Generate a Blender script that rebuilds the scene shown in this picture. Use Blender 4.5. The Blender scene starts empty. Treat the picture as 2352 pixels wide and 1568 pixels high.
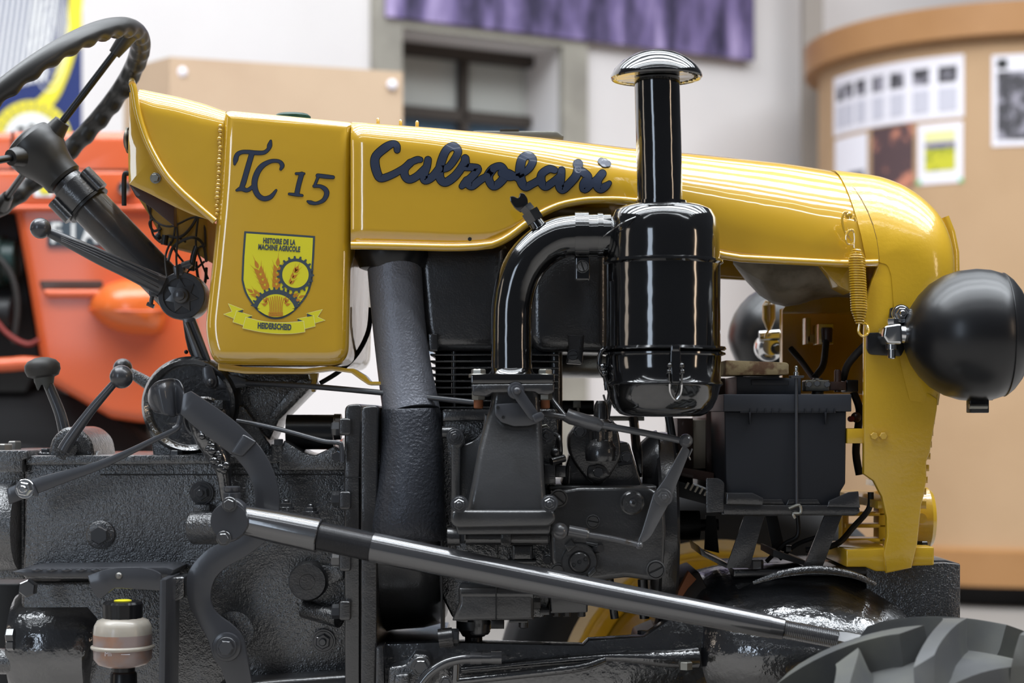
import bpy, bmesh, math, random
from mathutils import Vector, Matrix, Quaternion
random.seed(7)
sc = bpy.context.scene
COL = sc.collection

# ---------------------------------------------------------------- camera
FPX, CXP, HYP, CAMY, EYE = 4200.0, 1176.0, 950.0, -2.52, 0.85
cam_d = bpy.data.cameras.new('camera')
cam = bpy.data.objects.new('camera', cam_d)
COL.objects.link(cam)
cam.location = (0, CAMY, EYE)
cam.rotation_euler = (math.pi / 2, 0, 0)
cam_d.sensor_width = 36
cam_d.lens = FPX * 36 / 2352
cam_d.shift_y = (HYP - 784) / 2352
cam_d.clip_start = .05
cam_d.dof.use_dof = True
cam_d.dof.focus_distance = 2.53
cam_d.dof.aperture_fstop = 3.6
sc.camera = cam

# ---------------------------------------------------------------- light
world = bpy.data.worlds.new('hall_light')
sc.world = world
world.use_nodes = True
world.node_tree.nodes['Background'].inputs[0].default_value = (.80, .87, 1.0, 1)
world.node_tree.nodes['Background'].inputs[1].default_value = .10

def area(name, loc, target, sx, sy, power, col):
    d = bpy.data.lights.new(name, 'AREA')
    d.shape = 'RECTANGLE'; d.size = sx; d.size_y = sy; d.energy = power; d.color = col
    o = bpy.data.objects.new(name, d); COL.objects.link(o)
    o.location = loc
    o.rotation_euler = (Vector(target) - Vector(loc)).to_track_quat('-Z', 'Y').to_euler()
    return o
# glazed roof bays of the hall, run along the tractor
ROOF = [(-4.7, .26, 13), (-3.3, .12, 10), (-2.3, .40, 20), (-1.4, .40, 22), (-.2, .9, 26), (1.3, .8, 20), (3.2, 1.2, 8), (5.0, 1.0, 6)]
for y, w_, rad in ROOF:
    area('roof_bay', (0.5, y, 6.2), (0.5, y, 0), 12, w_, rad * math.pi * 12 * w_, (.90, .95, 1.0))
# tall windows of the front wall and a warm lamp
area('front_window', (-4.6, -8.0, 2.4), (0, 0, .9), 1.5, 4.0, 130, (.72, .84, 1.0))
area('side_window', (8.2, -4.2, 2.4), (0, 0, .9), .6, 2.6, 60, (1.0, .76, .55))
area('side_window', (-8.0, -1.2, 2.4), (0, 0, .9), 1.0, 2.6, 30, (1.0, .85, .7))

vs = sc.view_settings
vs.view_transform = 'Standard'; vs.look = 'None'; vs.gamma = 1; vs.use_curve_mapping = False
vs.exposure = -0.62

# ---------------------------------------------------------------- materials
def lin(c):
    return tuple((x / 12.92 if x <= .04045 else ((x + .055) / 1.055) ** 2.4) for x in c)
def rgb(r, g, b):
    return lin((r / 255, g / 255, b / 255)) + (1,)

def mat(name, col, rough=.4, metal=0, coat=0, bump=None, mottle=None, spec=.5, trans=0, ior=1.45, sss=0, coat_rough=.05, coat_ior=1.5):
    m = bpy.data.materials.new(name); m.use_nodes = True
    nt = m.node_tree; b = nt.nodes['Principled BSDF']; L = nt.links.new
    b.inputs['Base Color'].default_value = col
    b.inputs['Roughness'].default_value = rough
    b.inputs['Metallic'].default_value = metal
    b.inputs['Coat Weight'].default_value = coat
    b.inputs['Coat Roughness'].default_value = coat_rough
    b.inputs['Coat IOR'].default_value = coat_ior
    b.inputs['Specular IOR Level'].default_value = spec
    b.inputs['IOR'].default_value = ior
    if trans: b.inputs['Transmission Weight'].default_value = trans
    if sss:
        b.inputs['Subsurface Weight'].default_value = sss
        b.inputs['Subsurface Radius'].default_value = (.02, .015, .01)
    tc = nt.nodes.new('ShaderNodeTexCoord')
    if mottle:
        sc_, col2, lo, hi = mottle
        n = nt.nodes.new('ShaderNodeTexNoise'); n.inputs['Scale'].default_value = sc_; n.inputs['Detail'].default_value = 6
        r = nt.nodes.new('ShaderNodeMapRange'); r.inputs[1].default_value = lo; r.inputs[2].default_value = hi
        x = nt.nodes.new('ShaderNodeMix'); x.data_type = 'RGBA'
        x.inputs[6].default_value = col; x.inputs[7].default_value = col2
        L(tc.outputs['Object'], n.inputs['Vector']); L(n.outputs[0], r.inputs[0]); L(r.outputs[0], x.inputs[0]); L(x.outputs[2], b.inputs['Base Color'])
    if bump:
        last = None
        for (s, strength, dist) in bump:
            n = nt.nodes.new('ShaderNodeTexNoise'); n.inputs['Scale'].default_value = s; n.inputs['Detail'].default_value = 3
            bp = nt.nodes.new('ShaderNodeBump'); bp.inputs['Strength'].default_value = strength; bp.inputs['Distance'].default_value = dist
            L(tc.outputs['Object'], n.inputs['Vector']); L(n.outputs[0], bp.inputs['Height'])
            if last: L(last.outputs[0], bp.inputs['Normal'])
            last = bp
        L(last.outputs[0], b.inputs['Normal'])
        if coat: L(last.outputs[0], b.inputs['Coat Normal'])
    return m

YEL = mat('yellow_enamel', rgb(204, 160, 32), .32, coat=1, coat_ior=2.1, bump=[(9, .3, .004)], coat_rough=.05)
YELC = mat('yellow_cast_enamel', rgb(212, 168, 30), .4, coat=.9, coat_ior=1.7, bump=[(160, .35, .0006), (500, .15, .0003)], coat_rough=.12)
BLK = mat('black_gloss_enamel', rgb(14, 14, 15), .12, coat=1, coat_ior=1.7, bump=[(11, .5, .004)], coat_rough=.06)
SAT = mat('satin_black', rgb(20, 20, 22), .33, coat=.15, coat_rough=.2)
CAST = mat('grey_painted_casting', rgb(30, 31, 34), .4, coat=1, coat_ior=2.0, bump=[(420, 1.0, .0010), (150, .75, .0018), (22, .3, .005)], mottle=(30, rgb(25, 26, 28), .45, .7), coat_rough=.08)
CASTG = mat('grey_glossy_lumpy_casting', rgb(34, 35, 38), .35, coat=1, coat_ior=2.1, bump=[(210, .5, .0007), (45, .5, .003), (12, .3, .006)], mottle=(30, rgb(27, 28, 30), .45, .7), coat_rough=.07)
CASTS = mat('grey_painted_smooth_casting', rgb(34, 34, 36), .38, coat=.9, coat_ior=1.7, bump=[(420, .35, .0007), (30, .3, .003)], mottle=(22, rgb(38, 35, 33), .45, .7), coat_rough=.16)
GRY = mat('grey_paint_steel', rgb(56, 57, 61), .33, coat=.6, bump=[(60, .15, .001), (500, .08, .0002)], coat_rough=.15)
ROD = mat('grey_enamel_rod', rgb(54, 54, 56), .26, coat=1, coat_ior=1.9, bump=[(90, .08, .0006)], coat_rough=.1)
CASTL = mat('grey_painted_cover', rgb(50, 50, 51), .36, coat=.7, coat_ior=1.7, bump=[(420, .3, .0006), (26, .3, .003)], mottle=(18, rgb(40, 39, 38), .5, .72), coat_rough=.16)
GRYL = mat('light_grey_paint', rgb(88, 88, 90), .3, coat=.8, bump=[(70, .2, .001)], mottle=(60, rgb(70, 62, 54), .6, .68))
BOLTM = mat('grey_painted_fastener', rgb(58, 59, 62), .28, coat=.8, coat_ior=1.8)
HEAT = mat('rough_silencer_paint', rgb(128, 130, 138), .36, metal=.35, bump=[(300, .8, .0014), (30, .25, .004)])
HEATD = mat('dark_crinkled_sleeve', rgb(62, 64, 70), .34, metal=.4, bump=[(230, .8, .0020), (30, .5, .006)])
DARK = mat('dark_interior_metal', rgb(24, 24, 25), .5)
BLUEB = mat('decal_slate', rgb(52, 60, 78), .25, coat=.5)
DKLINE = mat('decal_black_edge', rgb(14, 24, 24), .3)
LEM = mat('decal_lemon', rgb(218, 208, 46), .35)
WHEAT = mat('decal_wheat_brown', rgb(190, 124, 44), .35)
SLATE = mat('decal_grey', rgb(66, 76, 84), .35)
PALE = mat('decal_pale_edge', rgb(236, 232, 160), .35)
CHR = mat('polished_zinc', rgb(215, 215, 215), .16, metal=1)
ZIN = mat('dull_zinc', rgb(150, 148, 140), .35, metal=.9)
STEEL = mat('bare_steel', rgb(130, 128, 124), .4, metal=.8)
RUST = mat('rusty_thread', rgb(120, 70, 40), .7)
RUB = mat('dusty_rubber', rgb(68, 69, 70), .55, bump=[(300, .2, .0004)], mottle=(9, rgb(92, 92, 84), .42, .75))
TYR = mat('black_tyre', rgb(26, 26, 28), .75)
WHEELM = mat('black_wheel_plastic', rgb(40, 39, 38), .38, coat=.2, bump=[(120, .12, .0006)], coat_rough=.3)
BAT = mat('battery_plastic', rgb(27, 29, 35), .5, bump=[(500, .15, .0002)])
BATL = mat('battery_lid_plastic', rgb(46, 49, 56), .5)
RESV = mat('milky_plastic', rgb(176, 168, 156), .32, sss=.3, coat=.3)
FLUID = mat('brake_fluid_behind_plastic', rgb(150, 134, 130), .3, sss=.2, coat=.3, mottle=(14, rgb(170, 112, 62), .52, .7))
WOODP = mat('worn_painted_wood', rgb(140, 124, 92), .8, mottle=(60, rgb(92, 66, 46), .45, .6), bump=[(90, .5, .002)])
BROWN = mat('brown_metal', rgb(66, 44, 36), .5, coat=.2)
ALU = mat('grey_aluminium', rgb(176, 166, 150), .4, metal=.4)
ORG = mat('orange_enamel', rgb(208, 92, 48), .35, coat=.5, coat_rough=.12)
ORGD = mat('orange_enamel_lamp', rgb(216, 104, 44), .3, coat=.5)
WIRE = mat('dirty_cable', rgb(38, 35, 33), .6)
CARD = mat('cardboard', rgb(192, 167, 140), .85, mottle=(3, rgb(184, 158, 132), .4, .7))
PLAS = mat('wall_plaster', rgb(225, 220, 218), .9, mottle=(.8, rgb(216, 210, 208), .4, .7))
STONE = mat('grey_stone', rgb(158, 153, 142), .9, mottle=(5, rgb(140, 135, 126), .4, .7), bump=[(40, .4, .01)])
FRAME = mat('dark_window_frame', rgb(60, 52, 46), .6)
BLIND = mat('grey_blind', rgb(186, 186, 180), .8)
BLUEP = mat('blue_glass', rgb(112, 142, 168), .3)
WOOD = mat('beech_veneer', rgb(170, 124, 78), .5, mottle=(2.5, rgb(160, 114, 68), .4, .7), coat=.2, coat_rough=.3)
CORK = mat('pin_board', rgb(184, 152, 118), .9, mottle=(2, rgb(176, 144, 110), .4, .7))
PAPER = mat('white_paper', rgb(232, 228, 234), .8)
NAVY = mat('navy_cloth', rgb(36, 50, 104), .8)
LEMC = mat('yellow_cloth', rgb(226, 212, 60), .8)
FLOORM = mat('concrete_floor', rgb(146, 141, 136), .85, spec=.2, mottle=(1.2, rgb(130, 126, 122), .4, .7))
WHT = mat('white_print', rgb(232, 232, 230), .5)
RED = mat('red_plastic', rgb(120, 40, 34), .5)
GRNT = mat('green_tape', rgb(120, 200, 140), .6)

# ---------------------------------------------------------------- pixel <-> world
def S(Y): return (Y - CAMY) / FPX
def P(x, y, Y):
    s = S(Y)
    return Vector(((x - CXP) * s, Y, EYE + (HYP - y) * s))

def spl(pts, n=6, closed=False):
    """Catmull-Rom through tuples of any size"""
    k = len(pts); out = []
    rng = range(k) if closed else range(k - 1)
    for i in rng:
        g = (lambda j: pts[j % k]) if closed else (lambda j: pts[min(max(j, 0), k - 1)])
        p0, p1, p2, p3 = g(i - 1), g(i), g(i + 1), g(i + 2)
        for a in range(n):
            t = a / n
            out.append(tuple(.5 * (2 * b + (c - a_) * t + (2 * a_ - 5 * b + 4 * c - d) * t * t + (3 * b - a_ - 3 * c + d) * t ** 3)
                             for a_, b, c, d in zip(p0, p1, p2, p3)))
    if not closed: out.append(tuple(pts[-1]))
    return out

def rc(pts, r=6, n=4):
    """polygon with rounded corners; a third number in a point is its own radius"""
    out = []; k = len(pts)
    for i in range(k):
        p = Vector(pts[i][:2]); a = Vector(pts[i - 1][:2]); b = Vector(pts[(i + 1) % k][:2])
        rr = pts[i][2] if len(pts[i]) > 2 else r
        u = (a - p); v = (b - p)
        d = min(rr, u.length * .49, v.length * .49)
        if d < .3: out.append(tuple(p)); continue
        u.normalize(); v.normalize()
        q0 = p + u * d; q1 = p + v * d
        for j in range(n + 1):
            t = j / n
            q = q0 * (1 - t) ** 2 + p * 2 * t * (1 - t) + q1 * t * t
            out.append((q.x, q.y))
    return out
def circ(x, y, r, n=28, ry=None, a0=0): 
    return [(x + r * math.cos(a0 + 2 * math.pi * i / n), y + (ry or r) * math.sin(a0 + 2 * math.pi * i / n)) for i in range(n)]
def rect(x0, y0, x1, y1): return [(x0, y0), (x1, y0), (x1, y1), (x0, y1)]
def area2(p): return sum(p[i - 1][0] * p[i][1] - p[i][0] * p[i - 1][1] for i in range(len(p)))
def offset(p, d):
    """inward offset of a closed polygon by d; edges that would turn over collapse to a mitre point"""
    k = len(p); sgn = 1 if area2(p) > 0 else -1; out = []; V = [Vector(q[:2]) for q in p]
    for i in range(k):
        a, b, c = V[i - 1], V[i], V[(i + 1) % k]
        e1 = b - a; e2 = c - b
        if e1.length < 1e-6: e1 = e2
        if e2.length < 1e-6: e2 = e1
        n1 = Vector((-e1.y, e1.x)).normalized() * sgn; n2 = Vector((-e2.y, e2.x)).normalized() * sgn
        n = n1 + n2
        if n.length < .2: n = n1
        n.normalize(); m = 1 / max(.5, n.dot(n1))
        out.append(b + n * d * m)
    alive = [True] * k          # edge i runs from i to i+1
    for _ in range(12):
        bad = [i for i in range(k) if alive[i] and (out[(i + 1) % k] - out[i]).dot(V[(i + 1) % k] - V[i]) < -1e-9]
        if not bad: break
        for i in bad: alive[i] = False
        if sum(alive) < 3: break
        i = 0
        start = next(j for j in range(k) if alive[j])
        j = start
        while True:
            nx = (j + 1) % k; run = []
            while not alive[nx]: run.append(nx); nx = (nx + 1) % k
            if run:
                L1 = (V[j], (V[(j + 1) % k] - V[j])); L2 = (V[nx], (V[(nx + 1) % k] - V[nx]))
                n1 = Vector((-L1[1].y, L1[1].x)).normalized() * sgn * d; n2 = Vector((-L2[1].y, L2[1].x)).normalized() * sgn * d
                p1 = L1[0] + n1; p2 = L2[0] + n2; cr = L1[1].x * L2[1].y - L1[1].y * L2[1].x
                if abs(cr) > 1e-6 * L1[1].length * L2[1].length + 1e-9:
                    t = ((p2 - p1).x * L2[1].y - (p2 - p1).y * L2[1].x) / cr; X = p1 + L1[1] * t
                    mid = sum((out[r] for r in run), Vector((0, 0))) / len(run)
                    if (X - mid).length > 3 * abs(d) + 2: X = mid
                else: X = sum((out[r] for r in run), Vector((0, 0))) / len(run)
                for r in run + [nx]: out[r] = X.copy()
            j = nx
            if j == start: break
    return [(q.x, q.y) for q in out]

# ---------------------------------------------------------------- mesh collector
class M:
    def __init__(s): s.v = []; s.f = []; s.m = []; s.mats = []
    def mi(s, m):
        if m not in s.mats: s.mats.append(m)
        return s.mats.index(m)
    def add(s, vs, fs, m):
        s.cut = getattr(s, 'cut', []); s.cut.append((len(s.v), len(s.f)))
        o = len(s.v); s.v += [Vector(v) for v in vs]; i = s.mi(m)
        for f in fs: s.f.append([a + o for a in f]); s.m.append(i)
        return s
    def grid(s, rings, m, close=True, caps=(False, False)):
        """rings: list of equal length rings of world points"""
        k = len(rings[0]); vs = [p for r in rings for p in r]; fs = []
        for i in range(len(rings) - 1):
            for j in range(k if close else k - 1):
                a = i * k + j; b = i * k + (j + 1) % k
                fs.append([a, b, b + k, a + k])
        if caps[0]: fs.append(list(range(k)))
        if caps[1]: fs.append([(len(rings) - 1) * k + j for j in range(k)])
        return s.add(vs, fs, m)
    def slab(s, out, Y, t, m, r=2.5, seg=2, back=True, Ys=None):
        """px outline whose front face lies at depth Y, thickness t metres, front edge rounded by r px"""
        sc_ = S(Y if Ys is None else Ys)
        def W(p, yy): return Vector(((p[0] - CXP) * sc_, yy, EYE + (HYP - p[1]) * sc_))
        rings = [[W(p, Y + t) for p in out]]
        rm = r * sc_
        rm = min(rm, t * .95)
        if r > 0:
            for i in range(seg + 1):
                a = i / seg * math.pi / 2
                o2 = offset(out, r * (1 - math.cos(a))) if i else out
                rings.append([W(p, Y + rm * (1 - math.sin(a))) for p in o2])
        else: rings.append([W(p, Y) for p in out])
        return s.grid(rings, m, True, (back, True))
    def flat(s, out, Y, m):
        return s.add([P(x, y, Y) for x, y in out], [list(range(len(out)))], m)
    def tube(s, path, r, m, n=12, caps=True, flat=1.0, nrm=None):
        k = len(path); path = [Vector(p) for p in path]
        rs = r if isinstance(r, (list, tuple)) else [r] * k
        rings = []; N = None
        for i in range(k):
            t = (path[min(i + 1, k - 1)] - path[max(i - 1, 0)])
            if t.length < 1e-9: t = Vector((0, 0, 1))
            t.normalize()
            if N is None:
                ref = Vector((0, 1, 0)) if abs(t.y) < .9 else Vector((1, 0, 0))
                N = (ref - t * ref.dot(t)).normalized()
            else:
                N = (N - t * N.dot(t)).normalized()
            B = t.cross(N)
            rings.append([path[i] + (N * math.cos(a) * flat + B * math.sin(a)) * rs[i] for a in [2 * math.pi * j / n for j in range(n)]])
        return s.grid(rings, m, True, (caps, caps))
    def tpx(s, pts, r, m, n=12, sm=0, caps=True, flat=1.0):
        """tube through (x, y, Y) or (x, y, Y, r) points, radius r px"""
        if len(pts[0]) == 3: pts = [tuple(p) + (r,) for p in pts]
        if sm: pts = spl(pts, sm)
        return s.tube([P(*p[:3]) for p in pts], [p[3] * S(p[2]) for p in pts], m, n, caps, flat)
    def rev(s, o, ax, prof, m, n=32, ref=None, caps=True, a0=0, sy=1.0):
        """revolve prof [(h, r)] metres about axis ax through o"""
        ax = Vector(ax).normalized(); o = Vector(o)
        ref = Vector(ref) if ref else (Vector((0, 1, 0)) if abs(ax.y) < .9 else Vector((1, 0, 0)))
        u = (ref - ax * ref.dot(ax)).normalized(); w = ax.cross(u)
        rings = [[o + ax * h + (u * math.cos(a) + w * math.sin(a) * sy) * max(r, 1e-5) for a in [a0 + 2 * math.pi * j / n for j in range(n)]] for h, r in prof]
        return s.grid(rings, m, True, (caps, caps))
    def lz(s, x, Y, prof, m, n=40, caps=True):
        """lathe about a vertical axis at px x, depth Y; prof [(r px, y px)]"""
        k = S(Y); o = P(x, HYP, Y)
        return s.rev(o, (0, 0, 1), [((HYP - y) * k, r * k) for r, y in prof], m, n, caps=caps)
    def lx(s, y, Y, prof, m, n=40, caps=True):
        """lathe about a horizontal X axis at px y; prof [(x px, r px)]"""
        k = S(Y); o = P(CXP, y, Y)
        return s.rev(o, (1, 0, 0), [((x - CXP) * k, r * k) for x, r in prof], m, n, caps=caps)
    def ly(s, x, y, Y, prof, m, n=32, caps=True, a0=0):
        """lathe about the viewing axis; prof [(depth m towards back from Y, r px)]"""
        k = S(Y)
        return s.rev(P(x, y, Y), (0, 1, 0), [(h, r * k) for h, r in prof], m, n, ref=(1, 0, 0), caps=caps, a0=a0)
    def sph(s, x, y, Y, r, m, n=20, sq=1.0):
        k = S(Y) * r
        return s.rev(P(x, y, Y), (0, 0, 1), [(-k * sq * math.cos(math.pi * i / 12), k * math.sin(math.pi * i / 12)) for i in range(13)], m, n, caps=False)
    def box(s, x0, y0, x1, y1, Ya, Yb, m, r=2.5): return s.slab(rect(x0, y0, x1, y1), Ya, Yb - Ya, m, r)
    def text(s, body, x, y, Y, size, m, sx=1.0, bold=0.0, shear=0, rot=0, align='CENTER', space=1.0):
        c = bpy.data.curves.new('t', 'FONT'); c.body = body; c.size = 1; c.align_x = align; c.align_y = 'CENTER'; c.offset = bold; c.shear = shear
        c.space_character = space; c.resolution_u = 3
        o = bpy.data.objects.new('t', c); COL.objects.link(o)
        dg = bpy.context.evaluated_depsgraph_get(); me = bpy.data.meshes.new_from_object(o.evaluated_get(dg))
        k = S(Y) * size; ca, sa = math.cos(rot), math.sin(rot); q = P(x, y, Y); vs = []
        for v in me.vertices:
            a, b = v.co.x * sx, v.co.y
            vs.append((q.x + (a * ca - b * sa) * k, Y, q.z + (a * sa + b * ca) * k))
        fs = [list(p.vertices) for p in me.polygons]
        bpy.data.objects.remove(o); bpy.data.curves.remove(c); bpy.data.meshes.remove(me)
        return s.add(vs, fs, m)
    def mesh(s, name, ang=38, fix=True):
        me = bpy.data.meshes.new(name)
        me.from_pydata(s.v, [], s.f)
        for i, p in enumerate(me.polygons): p.material_index = s.m[i]
        for m in s.mats: me.materials.append(m)
        if fix:
            bm = bmesh.new(); bm.from_mesh(me); bmesh.ops.remove_doubles(bm, verts=bm.verts, dist=3e-6); bmesh.ops.recalc_face_normals(bm, faces=bm.faces)
            ng = [f for f in bm.faces if len(f.verts) > 4]
            if ng: bmesh.ops.triangulate(bm, faces=ng)
            bm.to_mesh(me); bm.free()
        me.polygons.foreach_set('use_smooth', [True] * len(me.polygons))
        me.set_sharp_from_angle(angle=math.radians(ang))
        me.update()
        return me
    def each(s, name, parent, **kw):
        """one object for every shape added"""
        c = s.cut + [(len(s.v), len(s.f))]; out = []
        for (v0, f0), (v1, f1) in zip(c, c[1:]):
            q = M(); q.mats = list(s.mats); q.v = s.v[v0:v1]; q.f = [[a - v0 for a in f] for f in s.f[f0:f1]]; q.m = s.m[f0:f1]
            used = sorted(set(q.m)); q.mats = [s.mats[i] for i in used]; q.m = [used.index(i) for i in q.m]
            out.append(q.obj(name, parent, **kw))
        return out
    def obj(s, name, parent=None, label=None, kind=None, ang=38, cat=None, group=None, fix=True):
        me = s.mesh(name, ang, fix)
        o = bpy.data.objects.new(name, me); COL.objects.link(o)
        if parent is None:
            lo = Vector([min(v.co[i] for v in me.vertices) for i in range(3)]); hi = Vector([max(v.co[i] for v in me.vertices) for i in range(3)])
            c = Vector(((lo.x + hi.x) / 2, (lo.y + hi.y) / 2, lo.z))
            me.transform(Matrix.Translation(-c)); o.location = c
        else:
            o.parent = parent
            w = parent.location.copy(); q = parent.parent
            while q: w = w + q.location; q = q.parent
            me.transform(Matrix.Translation(-w))
        if label: o['label'] = label
        if kind: o['kind'] = kind
        if cat: o['category'] = cat
        if group: o['group'] = group
        return o

def thing(name, label, cat, loc, group=None):
    o = bpy.data.objects.new(name, None); COL.objects.link(o); o.location = loc; o.empty_display_size = .1
    o['label'] = label; o['category'] = cat
    if group: o['group'] = group
    return o
def wloc(o):
    w = Vector((0, 0, 0))
    while o: w += o.location; o = o.parent
    return w

# ---------------------------------------------------------------- fasteners (shared meshes)
_bolt = {}
def bolt_mesh(style, m):
    key = (style, m.name)
    if key in _bolt: return _bolt[key]
    q = M(); A = (0, -1, 0); O = (0, 0, 0)
    def R(prof, n=20, a0=0): q.rev(O, A, prof, m, n, ref=(1, 0, 0), a0=a0)
    if style in ('hex', 'nut', 'wnut'):
        R([(-.3, 1.32), (.12, 1.32), (.2, 1.25), (.2, .9)], 24)
        R([(.1, 1.0), (.72, 1.0), (.85, .86)], 6)
    if style == 'hex': R([(.8, .8), (.86, .78)], 20)
    if style in ('nut', 'wnut'): R([(.5, .5), (1.2, .5), (1.35, .38)], 16)
    if style == 'wnut': R([(-.3, 1.55), (.08, 1.5)], 24)
    if style == 'slim': R([(-.3, 1.0), (.7, 1.0), (.85, .85)], 6)
    if style == 'slot':
        R([(-.3, 1.25), (.1, 1.25), (.15, 1.0), (.1, .98)], 24); R([(.0, .92), (.3, .92), (.36, .84)], 24)
    if style == 'dome':
        R([(-.2, 1.0), (.1, 1.0), (.45, .75), (.6, .35), (.62, .05)], 20)
    me = q.mesh('fastener_' + style)
    if style == 'slot':   # the cut is a real recess: two half discs with a gap
        q = M(); 
        q.rev(O, A, [(-.3, 1.25), (.15, 1.25), (.2, 1.05), (.02, 1.0)], m, 24, ref=(1, 0, 0))
        for sg in (1, -1):
            pts = [(.12 * sg, -.9)] + [(sg * .93 * math.cos(a), .93 * math.sin(a)) for a in [(-1.42 + 2.84 * i / 10) for i in range(11)]] + [(.12 * sg, .9)]
            f0 = [Vector((x, -.05, z)) for x, z in pts]; f1 = [Vector((x, -.34, z)) for x, z in pts]
            q.grid([f0, f1], m, True, (False, True))
        me = q.mesh('fastener_slot')
    _bolt[key] = me
    return me
def bolt(parent, x, y, Y, r, style='hex', m=None, axis='-Y', spin=None, name=None, label=None):
    m = m or GRY
    if m in (CAST, CASTS, CASTG): m = BOLTM
    o = bpy.data.objects.new(name or {'slot': 'screw', 'nut': 'nut', 'wnut': 'nut', 'dome': 'rivet'}.get(style, 'bolt'), bolt_mesh(style, m))
    COL.objects.link(o); o.parent = parent
    k = r * S(Y)
    spin = random.uniform(0, 6) if spin is None else spin
    R = {'-Y': Matrix.Identity(4), '+Z': Matrix.Rotation(-math.pi / 2, 4, 'X'), '-Z': Matrix.Rotation(math.pi / 2, 4, 'X'),
         '+X': Matrix.Rotation(math.pi / 2, 4, 'Z'), '-X': Matrix.Rotation(-math.pi / 2, 4, 'Z')}[axis]
    o.matrix_local = Matrix.Translation(P(x, y, Y) - wloc(parent)) @ R @ Matrix.Rotation(spin, 4, 'Y') @ Matrix.Scale(k, 4)
    if label: o['label'] = label
    return o
# ================================================================ the hall
FLZ = -.06
C30, S30 = math.cos(math.radians(30)), math.sin(math.radians(30))
def wall_u(x, dn=0.0):
    """distance along the back wall of the ray through px x, dn metres in front of the wall plane"""
    k = (x - CXP) / FPX
    # point = (u*C30 + dn*S30, 6.9 + u*S30 - dn*C30)
    return (k * (9.42 - dn * C30) - dn * S30) / (C30 - k * S30)
def wall_z(x, y, dn=0.0):
    u = wall_u(x, dn); Y = 6.9 + u * S30 - dn * C30
    return EYE + (HYP - y) * S(Y)
def WP(u, z, dn): return Vector((u * C30 + dn * S30, 6.9 + u * S30 - dn * C30, z))
def wbox(q, u0, u1, z0, z1, d0, d1, m):
    q.grid([[WP(u0, z0, d0), WP(u1, z0, d0), WP(u1, z1, d0), WP(u0, z1, d0)], [WP(u0, z0, d1), WP(u1, z0, d1), WP(u1, z1, d1), WP(u0, z1, d1)]], m, True, (True, True))

uL, uR = wall_u(915), wall_u(1283)
zT = wall_z(915, 66); zB = 1.15
q = M()
wbox(q, -7, uL, FLZ, 5.5, -.4, 0, PLAS); wbox(q, uR, 7, FLZ, 5.5, -.4, 0, PLAS); wbox(q, uL, uR, zT, 5.5, -.4, 0, PLAS); wbox(q, uL, uR, FLZ, zB, -.4, 0, PLAS)
wall = q.obj('wall_back', kind='structure')
q = M(); q.add([(-9, -9, FLZ), (9, -9, FLZ), (9, 14, FLZ), (-9, 14, FLZ)], [[0, 1, 2, 3]], FLOORM); q.obj('floor', kind='structure')
q = M(); uo0, uo1 = wall_u(850), wall_u(1340)
for a, b in ((uo0, uL), (uR, uo1)):
    wbox(q, a, b, FLZ, zT, 0, .045, STONE)
wbox(q, uo0, uo1, zT, zT + .3, 0, .045, STONE); q.obj('trim_1', kind='structure')
q = M()   # window in the recess
zb = wall_z(1063, 268, -.3)
um = wall_u(1063, -.3); ur = wall_u(1243, -.3); ul = wall_u(905, -.3)
wbox(q, ul - .2, ur + .05, zb - .03, zb + .03, -.33, -.27, FRAME)
wbox(q, um - .02, um + .02, zB, 3.0, -.33, -.27, FRAME)
wbox(q, ur - .01, ur + .05, zB, 3.0, -.33, -.25, FRAME); wbox(q, ul - .2, ul - .1, zB, 3.0, -.33, -.25, FRAME)
wbox(q, ul - .2, ur + .05, zT - .06, zT + .0, -.33, -.25, FRAME)
wo = q.obj('window_1', kind='structure')
for a, b in ((ul - .1, um - .02), (um + .02, ur)):
    q = M(); wbox(q, a, b, zb + .03, zT, -.36, -.34, BLIND); q.obj('blind', wo)
    q = M(); wbox(q, a, b, zB, zb - .03, -.36, -.35, BLUEP); q.obj('pane', wo)

# purple photo banner over the opening
BANN = mat('violet_photo_print', rgb(120, 106, 150), .7)
nt = BANN.node_tree; b = nt.nodes['Principled BSDF']; tc = nt.nodes.new('ShaderNodeTexCoord'); mp = nt.nodes.new('ShaderNodeMapping')
mp.inputs['Scale'].default_value = (5.5, 5.5, 1.6)
n1 = nt.nodes.new('ShaderNodeTexNoise'); n1.inputs['Scale'].default_value = 1; n1.inputs['Detail'].default_value = 4; n1.inputs['Roughness'].default_value = .6
cr = nt.nodes.new('ShaderNodeValToRGB')
cr.color_ramp.elements[0].position = .36; cr.color_ramp.elements[0].color = rgb(52, 46, 72)
cr.color_ramp.elements[1].position = .7; cr.color_ramp.elements[1].color = rgb(190, 172, 214)
e = cr.color_ramp.elements.new(.52); e.color = rgb(116, 102, 146)
nt.links.new(tc.outputs['Object'], mp.inputs[0]); nt.links.new(mp.outputs[0], n1.inputs['Vector']); nt.links.new(n1.outputs[0], cr.inputs[0]); nt.links.new(cr.outputs[0], b.inputs['Base Color'])
q = M(); wbox(q, wall_u(888, .07), wall_u(1733, .07), wall_z(888, 37, .07), 4.2, .05, .07, BANN)
q.obj('photo_banner', label='large violet-toned photograph banner hanging on the wall above the stone window frame', cat='banner')

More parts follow.
